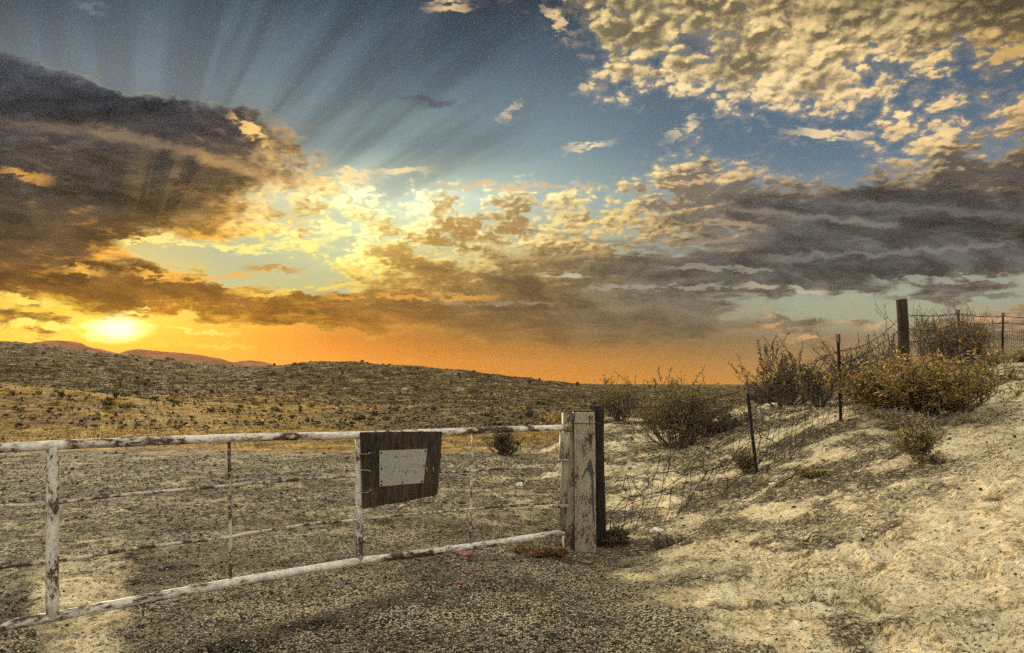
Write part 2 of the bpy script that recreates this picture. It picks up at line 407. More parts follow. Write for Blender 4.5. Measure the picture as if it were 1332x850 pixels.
BACK_FILL = (1.88, 1.68, 1.28)
STREAKS = [   # x0 y0 x1 y1 half-width colour strength soft
    (0, 158, 170, 176, 15, (140, 122, 98), .40, 1), (120, 170, 310, 214, 14, (160, 136, 104), .50, 1), (250, 200, 400, 246, 15, (205, 160, 105), .55, 1),
    (306, 152, 350, 188, 9, (252, 205, 125), 1, 0), (395, 228, 440, 250, 12, (250, 200, 110), .6, 1),
    (742, 193, 786, 186, 8, (248, 222, 175), 1, 0), (872, 178, 908, 156, 9, (245, 218, 170), 1, 0), (655, 153, 668, 138, 6, (240, 218, 180), 1, 0), (528, 128, 590, 138, 10, (82, 86, 92), .8, 1),
    (562, 10, 606, 4, 11, (235, 200, 145), 1, 0), (712, 12, 738, 46, 9, (225, 195, 145), 1, 0), (1030, 172, 1120, 178, 8, (240, 212, 165), .9, 0), (100, 8, 135, 14, 12, (120, 132, 140), .7, 0),
    (620, 240, 690, 246, 6, (235, 200, 140), .9, 0), (490, 225, 560, 222, 7, (240, 215, 160), .9, 0), (430, 222, 480, 232, 10, (250, 215, 150), .9, 0), (965, 205, 990, 200, 6, (150, 140, 125), .8, 0),
    (0, 222, 60, 236, 9, (225, 165, 85), .8, 0),
    (150, 316, 225, 309, 7, (255, 236, 140), 1, 0), (205, 312, 330, 326, 6, (255, 238, 140), 1, 0), (300, 326, 430, 316, 8, (255, 238, 140), .9, 0),
    (80, 350, 130, 354, 6, (255, 190, 80), .9, 0), (170, 356, 250, 358, 5, (255, 190, 80), .9, 0), (200, 366, 330, 358, 4, (245, 180, 80), .8, 0), (320, 348, 395, 350, 6, (205, 150, 70), .9, 0),
    (310, 385, 480, 372, 5, (255, 215, 100), .8, 0), (440, 345, 480, 360, 9, (255, 225, 120), .8, 0), (420, 386, 640, 388, 4, (240, 170, 70), .7, 0),
    (0, 388, 85, 398, 7, (255, 225, 100), 1, 0), (20, 402, 95, 404, 5, (255, 205, 70), 1, 0), (0, 420, 130, 426, 4, (255, 235, 110), 1, 0), (0, 410, 60, 414, 6, (110, 78, 35), .8, 0),
    (150, 408, 200, 406, 4, (255, 232, 120), 1, 0), (185, 424, 300, 436, 3, (255, 232, 110), .9, 0), (0, 440, 60, 446, 5, (255, 220, 70), .7, 0), (60, 438, 110, 436, 6, (255, 225, 90), .7, 0), (190, 446, 330, 452, 4, (255, 215, 70), .7, 0),
    (560, 240, 780, 244, 5, (225, 190, 140), .6, 0), (840, 244, 960, 228, 5, (245, 205, 150), .5, 0),
    (700, 358, 770, 362, 4, (205, 195, 165), .8, 0), (560, 392, 720, 396, 4, (170, 150, 120), .5, 0), (910, 288, 990, 296, 6, (190, 165, 130), .6, 0), (850, 318, 1010, 310, 5, (150, 138, 122), .5, 1),
    (1000, 426, 1030, 424, 5, (225, 165, 120), .8, 0), (1020, 442, 1075, 440, 6, (215, 160, 115), .8, 0), (1130, 424, 1165, 420, 5, (225, 170, 125), .8, 0), (1190, 428, 1330, 414, 4, (215, 165, 120), .7, 0),
    (930, 268, 1170, 296, 9, (150, 142, 132), .5, 1), (1000, 338, 1325, 318, 7, (140, 134, 128), .5, 1), (1080, 262, 1332, 284, 8, (124, 116, 108), .45, 1), (860, 346, 1010, 352, 5, (165, 155, 140), .6, 0),
    (980, 312, 1332, 296, 10, (62, 60, 60), .45, 1), (700, 300, 900, 332, 7, (96, 90, 86), .45, 1), (760, 376, 960, 372, 4, (165, 158, 142), .6, 0), (640, 340, 800, 330, 6, (190, 160, 110), .5, 1), (1180, 240, 1332, 226, 9, (88, 82, 78), .5, 1),
    (960, 372, 1080, 380, 5, (200, 190, 160), .6, 0), (1130, 366, 1332, 362, 6, (160, 168, 150), .7, 0), (1150, 388, 1332, 384, 5, (95, 90, 86), .7, 0),
]
build_sky()
sun = bpy.data.lights.new('sun', 'SUN'); so = bpy.data.objects.new('sun', sun); C.objects.link(so)
sun.energy = 3.6; sun.angle = R(6); sun.color = (1.0, .78, .50)
LD = Vector((math.sin(SUN_AZ) * math.cos(R(7)), math.cos(SUN_AZ) * math.cos(R(7)), math.sin(R(7))))
so.rotation_euler = (-LD).to_track_quat('-Z', 'Y').to_euler()
# ---------------------------------------------------------------- numpy noise
_perm = np.random.default_rng(5).permutation(1024)
_gr = np.random.default_rng(6).uniform(0, 2 * np.pi, 1024)

def pnoise(x, y, seed=0):
    xi = np.floor(x).astype(np.int64); yi = np.floor(y).astype(np.int64)
    xf = x - xi; yf = y - yi
    def g(ix, iy, fx, fy):
        h = _perm[(_perm[(ix + seed * 37) & 1023] + iy) & 1023]
        a = _gr[h]
        return np.cos(a) * fx + np.sin(a) * fy
    u = xf * xf * xf * (xf * (xf * 6 - 15) + 10); v = yf * yf * yf * (yf * (yf * 6 - 15) + 10)
    a = g(xi, yi, xf, yf); b = g(xi + 1, yi, xf - 1, yf)
    c = g(xi, yi + 1, xf, yf - 1); d = g(xi + 1, yi + 1, xf - 1, yf - 1)
    return ((a + (b - a) * u) + ((c + (d - c) * u) - (a + (b - a) * u)) * v) * 1.5

def fbm(x, y, f, octv, seed=0, rough=.5):
    s = 0; a = 1; t = 0
    for i in range(octv):
        s = s + a * pnoise(x * f + i * 17.3, y * f - i * 9.1, seed + i); t += a; a *= rough; f *= 2.03
    return s / t

def sstep(a, b, x):
    t = np.clip((x - a) / (b - a), 0, 1)
    return t * t * (3 - 2 * t)

# ---------------------------------------------------------------- terrain
PROF = {
    -900: [(.5, 0), (18, 0), (26, .1), (40, 1.5), (60, 3), (100, 8), (160, 12), (260, 12), (500, 4), (900, 0), (12000, 0)],
    0: [(.5, 0), (18, 0), (24, 0), (35, .75), (50, 1.75), (62, 1.35), (90, 4.0), (120, 7.6), (160, 11.4), (200, 11.9), (260, 10), (400, 3), (800, 0), (12000, 0)],
    150: [(.5, 0), (18, 0), (24, 0), (35, .45), (45, .97), (58, .6), (90, 3.0), (120, 5.8), (150, 8.1), (175, 8.9), (260, 7), (400, 2), (800, 0), (12000, 0)],
    300: [(.5, 0), (18, 0), (24, 0), (38, .3), (48, 0), (80, 1.6), (120, 4.0), (170, 6.3), (220, 7.1), (300, 5), (500, 1), (900, 0), (12000, 0)],
    345: [(.5, 0), (18, 0), (24, 0), (36, .15), (48, -.1), (80, 1.7), (115, 4.3), (150, 5.3), (220, 5.6), (300, 4), (500, 1), (900, 0), (12000, 0)],
    420: [(.5, 0), (18, 0), (24, 0), (32, -.02), (42, -.3), (60, .2), (90, 2.8), (115, 5.2), (125, 5.7), (160, 5.9), (260, 3), (500, .5), (900, 0), (12000, 0)],
    560: [(.5, 0), (18, 0), (24, 0), (40, -.1), (60, .3), (90, 2.2), (120, 4.5), (150, 4.6), (260, 2), (500, 0), (12000, 0)],
    700: [(.5, 0), (5.5, 0), (7.9, -.10), (11, 0), (14, 0), (24, .05), (40, 0), (70, .7), (120, 2.3), (180, 2.6), (300, 2.0), (600, .5), (12000, 0)],
    790: [(.5, 0), (4, 0), (7.9, -.18), (10.5, .02), (14, .4), (18, .85), (22, .6), (40, .1), (80, .3), (150, 1.0), (300, 1.5), (600, 1), (12000, 0)],
    900: [(.5, 0), (4, 0), (6, 0), (8, .0), (10.5, .2), (14, .6), (17, .8), (22, .6), (40, .1), (150, .6), (300, 1.3), (600, 1), (12000, 0)],
    980: [(.5, 0), (4, 0), (6, .05), (8, .15), (10.5, .38), (13, .9), (15, 1.25), (18, 1.2), (30, .5), (60, .2), (300, 1), (600, 1), (12000, 0)],
    1092: [(.5, 0), (4, .05), (6, .2), (8, .45), (10, .8), (11.5, 1.12), (14, 1.35), (18, 1.3), (30, .8), (60, .4), (300, .8), (12000, 0)],
    1177: [(.5, 0), (4, .12), (6, .35), (8, .65), (10.5, 1.08), (13.5, 1.55), (16, 1.85), (20, 1.9), (30, 1.5), (60, .8), (300, .6), (12000, 0)],
    1250: [(.5, 0), (4, .17), (6, .45), (8, .8), (10.5, 1.25), (13.5, 1.75), (16, 2.05), (20, 2.2), (30, 1.9), (60, 1), (300, .6), (12000, 0)],
    1332: [(.5, 0), (4, .25), (6, .6), (8, .95), (11, 1.42), (15, 2.0), (20, 2.35), (30, 2.2), (60, 1.0), (300, .6), (12000, 0)],
    1900: [(.5, 0), (4, .4), (6, .8), (8, 1.2), (11, 1.7), (15, 2.2), (20, 2.5), (30, 2.3), (60, 1.0), (300, .6), (12000, 0)],
}

def hermite(xs, ys, q):
    xs = np.array(xs, float); ys = np.array(ys, float)
    d = np.diff(ys) / np.diff(xs)
    m = np.zeros(len(xs)); m[0] = d[0]; m[-1] = d[-1]
    for i in range(1, len(xs) - 1):
        m[i] = 0 if d[i - 1] * d[i] <= 0 else 2 * d[i - 1] * d[i] / (d[i - 1] + d[i])
    i = np.clip(np.searchsorted(xs, q) - 1, 0, len(xs) - 2)
    h = xs[i + 1] - xs[i]; t = np.clip((q - xs[i]) / h, 0, 1)
    return ys[i] * (2 * t**3 - 3 * t**2 + 1) + h * m[i] * (t**3 - 2 * t**2 + t) + ys[i + 1] * (-2 * t**3 + 3 * t**2) + h * m[i + 1] * (t**3 - t**2)

LQ = np.linspace(math.log(.5), math.log(12000), 500)
_us = [(p - 666) / F for p in sorted(PROF)]
_col = np.array([hermite([math.log(a) for a, _ in PROF[p]], [b for _, b in PROF[p]], LQ) for p in sorted(PROF)])
UQ = np.linspace(_us[0], _us[-1], 500)
TAB = np.array([hermite(_us, _col[:, j], UQ) for j in range(len(LQ))])     # [logY, u]

def Hbase(X, Y):
    X = np.asarray(X, float); Y = np.asarray(Y, float)
    az = np.arctan2(X, Y); r = np.hypot(X, Y) + 1e-6
    azc = np.clip(az, -1.045, .94)
    back = sstep(2.0, 2.9, np.abs(az))
    u = np.tan(azc); Yq = np.clip(r * np.cos(azc), .51, 11900)
    fi = (np.log(Yq) - LQ[0]) / (LQ[1] - LQ[0]); fj = (np.clip(u, UQ[0], UQ[-1]) - UQ[0]) / (UQ[1] - UQ[0])
    i = np.clip(fi.astype(int), 0, 498); j = np.clip(fj.astype(int), 0, 498); fi = fi - i; fj = np.clip(fj - j, 0, 1)
    z = TAB[i, j] * (1 - fi) * (1 - fj) + TAB[i + 1, j] * fi * (1 - fj) + TAB[i, j + 1] * (1 - fi) * fj + TAB[i + 1, j + 1] * fi * fj
    z = z * sstep(1.0, 4.0, r)
    return z * (1 - back) + np.minimum(z, .5) * back

def zones(X, Y):
    """gravel, golden grass, litter amounts 0..1"""
    X = np.asarray(X, float); Y = np.asarray(Y, float)
    r = np.hypot(X, Y)
    w = fbm(X, Y, .35, 4, 3) ; w2 = fbm(X, Y, 1.3, 3, 9)
    # gravel lot: left of a curved edge that runs from the camera past the gate post
    edge = np.interp(Y, [0, 4, 5, 6.5, 8, 12, 20, 40], [1.6, .95, .9, .8, .55, .5, .8, 3])
    gr = sstep(1.25, -.95, X - edge + w * 1.1 + w2 * .7)
    gr = gr * sstep(21, 17.5, Y + w * 2.5 + X * .05)
    gr = gr * (1 - .50 * sstep(5.3, 8.0, Y + w * 2) * sstep(-.35, .15, fbm(X, Y * 1.6, .45, 4, 15)))
    gr = gr * (1 - np.clip(.72 + .5 * fbm(X, Y, 1.1, 3, 19), 0, 1) * sstep(.75, .05, np.abs(X + .58 * (Y - 4.7) + 2.85 + w * .25)) * sstep(9, 6, Y) * sstep(3, 4.2, Y))
    gr = np.where(Y < -2, gr * .5, gr)
    gold = sstep(17.5, 20, Y + w * 2) * sstep(75, 50, Y) * sstep(8, 0, X + w * 6)
    gold = gold * np.where(Y > 26, sstep(-.08, -.36, X / np.maximum(Y, 1) + w * .15) * .9 + .04, 1.0)
    gold = gold * (.45 + .55 * sstep(-.25, .25, fbm(X * .35, Y, .16, 4, 21))) 
    band = sstep(17.2, 18.5, Y + w * 1.2) * sstep(26, 22.5, Y + w * 1.5) * sstep(1.5, -2.5, X)
    gold = np.clip(np.maximum(gold, band * (.75 + .5 * w2)), 0, 1)
    path = sstep(1.5, .4, np.abs(X - (4.0 + .62 * (Y - 5)) + w * .9))
    lit = sstep(-.12, .22, fbm(X, Y * 1.5, .8, 5, 31, .6) + .10) * sstep(5.8, 8.5, Y)
    lit = np.maximum(lit, sstep(.05, .30, fbm(X, Y * 1.6, .9, 4, 33, .6)) * .85) * (1 - .8 * path)
    return gr, gold, lit

def micro(X, Y):
    r = np.hypot(X, Y)
    gr, gold, lit = zones(X, Y)
    near = sstep(60, 20, r)
    sand = (1 - gr) * near
    z = fbm(X, Y, 2.6, 4, 41) * .022 * near
    lump = fbm(X + .3 * fbm(X, Y, 1.1, 2, 47), Y, 1.7, 4, 43, .55)
    z = z + sand * (np.abs(lump) * -.14 + .02) * (r < 60) 
    z = z + sand * (fbm(X, Y, 9, 3, 53) * .020 * sstep(22, 12, r) + fbm(X, Y, 24, 2, 54) * .007 * sstep(11, 8, r))
    z = z + gr * fbm(X, Y, 14, 2, 57) * .006
    # prints and scuffs in the soft sand
    ci = 0
    z = np.array(z)
    for (cx, cy, s, dd) in PRINTS:
        k_ = (np.abs(X - cx) < 4 * s) & (np.abs(Y - cy) < 4 * s)
        if not k_.any(): continue
        e = ((X[k_] - cx) ** 2 + ((Y[k_] - cy)) ** 2) / s ** 2
        z[k_] += - dd * np.exp(-e) + dd * .45 * np.exp(-(np.sqrt(e) - 1.5) ** 2 * 4)
    # wheel ruts in the gravel
    z = z - gr * .018 * np.exp(-((X + .62 * (Y - 4.4) * .55 + 3.0) / .35) ** 2)
    far = sstep(16, 60, r)
    z = z + far * fbm(X, Y, .20, 4, 61) * np.clip(r / 120, .15, 1.0) * .6
    z = z + far * sstep(4000, 600, r) * fbm(X, Y, .9, 4, 63, .62) * .15
    return z

_r = random.Random(3)
PRINTS = []
for i in range(70):
    px = _r.uniform(880, 1330); Y = _r.uniform(4.2, 10)
    PRINTS.append(((px - 666) / F * Y, Y, _r.uniform(.05, .11), _r.uniform(.025, .055)))
for i in range(26):                                            # a cluster of hoof marks
    px = _r.gauss(1060, 45); Y = _r.gauss(5.6, .5)
    PRINTS.append(((px - 666) / F * Y, Y, _r.uniform(.05, .09), _r.uniform(.03, .06)))

def H(x, y):
    return float(Hbase(np.array([x]), np.array([y]))[0] + micro(np.array([x]), np.array([y]))[0])

def GP(px, Y, dz=0.0):
    """point on the ground at azimuth px and depth Y"""
    x = (px - 666) / F * Y * 1.0
    # px refers to the row of the horizon
    return Vector((x, Y, H(x, Y) + dz))

# ---------------------------------------------------------------- mesh helpers
class MB:
    def __init__(s): s.v = []; s.f = []
    def add(s, vs, fs):
        b = len(s.v); s.v += [tuple(q) for q in vs]; s.f += [tuple(i + b for i in f) for f in fs]; return s
    def tube(s, pts, rad, n=8, cap=True, squash=1.0):
        pts = [Vector(p) for p in pts]
        if not isinstance(rad, (list, tuple)): rad = [rad] * len(pts)
        b = len(s.v); up = Vector((0, 0, 1)); prev = None
        for i, p in enumerate(pts):
            t = (pts[min(i + 1, len(pts) - 1)] - pts[max(i - 1, 0)]).normalized()
            if prev is None:
                a = t.orthogonal().normalized() if abs(t.z) > .95 else t.cross(up).normalized()
            else:
                a = (prev - t * prev.dot(t)).normalized()
            prev = a; c = t.cross(a)
            for j in range(n):
                an = 2 * math.pi * j / n
                q = p + (a * math.cos(an) + c * math.sin(an) * squash) * rad[i]
                s.v.append((q.x, q.y, q.z))
        for i in range(len(pts) - 1):
            for j in range(n):
                s.f.append((b + i * n + j, b + i * n + (j + 1) % n, b + (i + 1) * n + (j + 1) % n, b + (i + 1) * n + j))
        if cap and n > 2:
            s.f.append(tuple(b + j for j in range(n))[::-1]); e = b + (len(pts) - 1) * n
            s.f.append(tuple(e + j for j in range(n)))
        return s
    def box(s, c, size, M=None):
        hx, hy, hz = [q / 2 for q in size]; vs = []
        for x in (-hx, hx):
            for y in (-hy, hy):
                for z in (-hz, hz):
                    q = Vector((x, y, z))
                    if M is not None: q = M @ q
                    vs.append(q + Vector(c))
        return s.add(vs, [(0, 1, 3, 2), (4, 6, 7, 5), (0, 4, 5, 1), (2, 3, 7, 6), (0, 2, 6, 4), (1, 5, 7, 3)])
    def build(s, name, mat, parent=None, smooth=False, bevel=0, origin=None):
        me = bpy.data.meshes.new(name)
        o0 = Vector(origin) if origin is not None else (parent.location if parent is not None else Vector((0, 0, 0)))
        me.from_pydata([(a - o0.x, b - o0.y, c - o0.z) for a, b, c in s.v], [], s.f)
        if smooth: me.polygons.foreach_set('use_smooth', [True] * len(me.polygons))
        me.materials.append(mat)
        o = bpy.data.objects.new(name, me); C.objects.link(o)
        if parent is not None:
            o.parent = parent
        elif origin is not None:
            o.location = o0
        if bevel:
            b = o.modifiers.new('bevel', 'BEVEL'); b.width = bevel; b.segments = 2; b.limit_method = 'ANGLE'
        return o

def sub(o):
    """sub-part: its mesh is already relative to the thing, so give it the part as parent at zero"""
    return o

def tag(o, label=None, cat=None, group=None, kind=None):
    if label: o['label'] = label
    if cat: o['category'] = cat
    if group: o['group'] = group
    if kind: o['kind'] = kind
    return o

def empty(name, loc, label, cat, group=None):
    o = bpy.data.objects.new(name, None); o.location = loc; o.empty_display_size = .2; C.objects.link(o)
    return tag(o, label, cat, group)

def np_mesh(name, V, Fc, mat, loops=3):
    me = bpy.data.meshes.new(name)
    me.vertices.add(len(V)); me.vertices.foreach_set('co', np.ascontiguousarray(V, np.float32).ravel())
    n = len(Fc); me.loops.add(n * loops); me.polygons.add(n)
    me.loops.foreach_set('vertex_index', np.ascontiguousarray(Fc, np.int32).ravel())
    me.polygons.foreach_set('loop_start', np.arange(0, n * loops, loops, dtype=np.int32))
    me.update(calc_edges=True); me.materials.append(mat)
    return me
# ---------------------------------------------------------------- materials
def new_mat(name):
    m = bpy.data.materials.new(name); m.use_nodes = True
    nt = m.node_tree; k = NT(nt)
    b = nt.nodes['Principled BSDF']; b.inputs['Specular IOR Level'].default_value = .3
    return m, nt, k, b

def bump(nt, b, h, strength=.5, dist=.01):
    n = nt.nodes.new('ShaderNodeBump'); n.inputs['Strength'].default_value = strength; n.inputs['Distance'].default_value = dist
    nt.links.new(h, n.inputs['Height']); nt.links.new(n.outputs[0], b.inputs['Normal'])

def ground_mat():
    m, nt, k, b = new_mat('ground')
    geo = nt.nodes.new('ShaderNodeNewGeometry'); pos = geo.outputs['Position']
    at = nt.nodes.new('ShaderNodeAttribute'); at.attribute_name = 'zones'
    zr, zg, zb = k.sep(at.outputs['Color']); zd = at.outputs['Alpha']
    x, y, z = k.sep(pos)
    flat = k.xyz(x, y, 0)
    rr = k.vm('LENGTH', flat)
    # stones of the gravel
    v1 = k.vor(flat, 58, out='Color'); v1d = k.vor(flat, 58)
    v2 = k.vor(flat, 19, out='Color')
    v3 = k.vor(flat, 7, out='Color')
    c1 = k.sep(v1)[0]; c2 = k.sep(v2)[1]; c3 = k.sep(v3)[0]
    st = k.mixf(k.ss(rr, 5, 13), c1, c2)
    st = k.mixf(k.ss(rr, 13, 24), st, c3)
    big = k.noise(flat, .55, 5, .6); mid = k.noise(flat, 3.2, 5, .62); fine = k.noise(flat, 22, 5, .7); vf = k.noise(flat, 90, 3, .7)
    gcol, _ = k.ramp(k.add(k.mul(st, .8), k.mul(fine, .2)), [(0, (.014, .011, .007)), (.31, (.040, .032, .018)), (.40, (.17, .14, .080)), (.53, (.54, .46, .28)), (1, (.84, .74, .52))])
    gm = k.noise(flat, 1.7, 6, .7)
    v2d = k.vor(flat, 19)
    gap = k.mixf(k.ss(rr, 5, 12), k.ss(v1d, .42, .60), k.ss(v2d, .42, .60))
    gcol = k.mix(k.mul(gap, k.ss(rr, 12, 6, .45, .85)), gcol, (.022, .017, .010))  # crevice shade between the stones, darkened into the gravel colour
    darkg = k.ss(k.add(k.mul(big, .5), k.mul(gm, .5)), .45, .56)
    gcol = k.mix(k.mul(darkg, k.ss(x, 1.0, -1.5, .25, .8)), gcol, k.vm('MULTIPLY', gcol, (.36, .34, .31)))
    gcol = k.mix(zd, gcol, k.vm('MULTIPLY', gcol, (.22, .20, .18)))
    # gravel thins out and lets the sand show
    scol, _ = k.ramp(k.add(k.mul(mid, .5), k.mul(fine, .5)), [(.30, (.085, .060, .028)), (.41, (.30, .235, .12)), (.475, (.66, .54, .31)), (.58, (.84, .73, .47))])
    sanddk = k.ss(k.noise(k.vm('MULTIPLY', flat, (1, 1.5, 1)), 6.5, 7, .78, .4), .49, .60)
    scol = k.mix(k.mul(sanddk, k.mr(zb, 0, 1, .30, .80)), scol, (.14, .105, .06))
    cr1 = k.noise(k.vm('MULTIPLY', flat, (1, 1.25, 1)), 30, 5, .82, .3); cr2 = k.noise(k.vm('MULTIPLY', flat, (1, 1.4, 1)), 11, 5, .8, .3)
    crn = k.mixf(k.ss(rr, 7, 15), cr1, cr2)
    cth = k.add(k.mr(zb, 0, 1, .555, .462), k.mul(k.sub(big, .5), -.22))
    crm = k.ss(crn, cth, k.add(cth, .035))
    scol = k.mix(k.mul(crm, .90), scol, (.075, .055, .030))
    spk = k.ss(vf, .60, .68)
    scol = k.mix(k.mul(spk, .55), scol, (.07, .055, .035))
    ga = k.ss(k.add(zr, k.add(k.mul(k.sub(fine, .5), 1.0), k.mul(k.sub(mid, .5), 1.1))), .38, .60)
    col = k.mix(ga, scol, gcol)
    # litter of dead grass and twigs on the sand: stretched dark marks
    ls = k.noise(k.vm('MULTIPLY', k.vm('ADD', flat, k.xyz(k.mul(mid, .7), k.mul(big, .7), 0)), (1, 1.6, 1)), 15, 5, .72, .6)
    lm = k.mul(k.ss(ls, .44, .56), k.mr(zb, 0, .8, .06, 1.0))
    col = k.mix(k.mul(lm, .82), col, (.055, .042, .024))
    # field beyond the lot: dry soil, golden grass, far brush
    fx = k.xyz(x, k.mul(y, .8), 0)
    f1 = k.noise(fx, 1.1, 8, .78); f2 = k.noise(fx, .13, 5, .62); f3 = k.noise(fx, .40, 7, .78)
    fcol, _ = k.ramp(f1, [(.36, (.022, .016, .008)), (.47, (.080, .052, .018)), (.57, (.27, .185, .075)), (.68, (.62, .47, .24))])
    fcol = k.mix(k.ss(f2, .40, .58, .75, 0), fcol, k.vm('MULTIPLY', fcol, (.42, .38, .33)))
    pale = k.ss(f3, .56, .62)
    fcol = k.mix(k.mul(pale, .6), fcol, (.54, .43, .25))
    dk = k.ss(f3, .485, .42)
    fcol = k.mix(k.mul(dk, .8), fcol, (.035, .028, .016))
    field = k.ss(k.add(y, k.mul(k.sub(mid, .5), 6)), 17, 23)
    field = k.mul(field, k.ss(k.add(x, k.mul(y, -.42)), 1.5, -1.5)) 
    far = k.ss(rr, 24, 34)
    field = k.m('MAXIMUM', field, far)
    col = k.mix(field, col, fcol)
    gold, _ = k.ramp(f1, [(.36, (.05, .030, .007)), (.46, (.22, .128, .022)), (.56, (.55, .33, .055)), (.7, (.74, .49, .11))])
    col = k.mix(k.mul(zg, .9), col, gold)
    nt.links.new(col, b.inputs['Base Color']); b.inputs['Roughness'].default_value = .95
    b.inputs['Specular IOR Level'].default_value = .1
    h = k.add(k.mul(k.m('SUBTRACT', 1.0, v1d), k.mul(ga, .5)), k.add(k.mul(fine, .8), k.mul(vf, .25)))
    h = k.add(h, k.mul(f1, k.mul(field, 10)))
    bump(nt, b, h, 1.0, .038)
    return m

def paint_mat(name, base, rust_amt=.5, seed=0, along=None, sm=1.0):
    m, nt, k, b = new_mat(name)
    tc = nt.nodes.new('ShaderNodeNewGeometry'); p = k.vm('ADD', tc.outputs['Position'], (seed, seed * 2, seed * 3))
    if along is not None:
        a_ = k.vm('DOT_PRODUCT', p, along); c_ = k.vm('DOT_PRODUCT', p, (along[1], -along[0], 0)); p = k.xyz(k.mul(a_, .42), c_, k.sep(p)[2])
    n1 = k.noise(k.vm('MULTIPLY', p, (1, 1, 1 / sm)), 3.5 * sm, 7, .68); n2 = k.noise(k.vm('MULTIPLY', p, (1, 1, 1 / sm)), 24 * sm, 5, .7); n3 = k.noise(k.vm('MULTIPLY', p, (1, 1, .25)), 40, 4, .65)
    v = k.add(k.mul(n1, .6), k.mul(n2, .4))
    t = .60 - rust_amt * .12
    rm = k.ss(v, t, t + .018)
    stain = k.ss(v, t - .07, t + .01)
    c = k.mix(k.ss(n3, .42, .66, 0, .55), base, tuple(q * .55 for q in base))
    c = k.mix(k.mul(stain, .7), c, (.15, .115, .085))
    rust, _ = k.ramp(n2, [(.35, (.018, .012, .009)), (.5, (.052, .031, .021)), (.65, (.13, .068, .038))])
    c = k.mix(rm, c, rust)
    sc_ = k.ss(k.noise(p, 75, 3, .6), .615, .65)
    c = k.mix(k.mul(sc_, .8), c, (.05, .03, .02))
    nt.links.new(c, b.inputs['Base Color'])
    nt.links.new(k.mr(rm, 0, 1, .55, .9), b.inputs['Roughness'])
    bump(nt, b, k.add(k.mul(k.m('SUBTRACT', 1.0, rm), .6), k.mul(n2, .5)), .7, .004)
    return m

def wood_mat(name, dark, light, scale=1.0, axis=2):
    m, nt, k, b = new_mat(name)
    tc = nt.nodes.new('ShaderNodeNewGeometry'); p = tc.outputs['Position']
    s = [1, 1, 1]; s[axis] = .09
    n1 = k.noise(k.vm('MULTIPLY', p, tuple(s)), 42 * scale, 6, .68, .4); n2 = k.noise(p, 3 * scale, 4, .6)
    n3 = k.noise(k.vm('MULTIPLY', p, tuple(s)), 110 * scale, 3, .6)
    c, _ = k.ramp(k.add(k.mul(n1, .75), k.mul(n2, .25)), [(.36, dark), (.50, tuple((a + q) / 2.6 for a, q in zip(dark, light))), (.62, light)])
    nt.links.new(c, b.inputs['Base Color']); b.inputs['Roughness'].default_value = .9
    bump(nt, b, k.add(n1, k.mul(n3, .4)), .9, .012)
    return m

def plain_mat(name, col, rough=.8, metal=0, var=.35, scale=30):
    m, nt, k, b = new_mat(name)
    tc = nt.nodes.new('ShaderNodeNewGeometry'); p = tc.outputs['Position']
    n = k.noise(p, scale, 5, .65)
    c = k.mix(k.ss(n, .35, .68), tuple(q * (1 - var) for q in col), tuple(min(1, q * (1 + var)) for q in col))
    nt.links.new(c, b.inputs['Base Color']); b.inputs['Roughness'].default_value = rough; b.inputs['Metallic'].default_value = metal
    bump(nt, b, n, .3, .004)
    return m

def leaf_mat(name, a, c2, bcol):
    m, nt, k, b = new_mat(name)
    tc = nt.nodes.new('ShaderNodeNewGeometry')
    ri = tc.outputs['Random Per Island']
    c, _ = k.ramp(ri, [(0, a), (.5, c2), (1, bcol)])
    nt.links.new(c, b.inputs['Base Color']); b.inputs['Roughness'].default_value = .8
    # thin leaves let some light through
    tr = nt.nodes.new('ShaderNodeBsdfTranslucent'); nt.links.new(c, tr.inputs[0])
    mx = nt.nodes.new('ShaderNodeMixShader'); mx.inputs[0].default_value = .35
    nt.links.new(b.outputs[0], mx.inputs[1]); nt.links.new(tr.outputs[0], mx.inputs[2])
    nt.links.new(mx.outputs[0], nt.nodes['Material Output'].inputs[0])
    return m

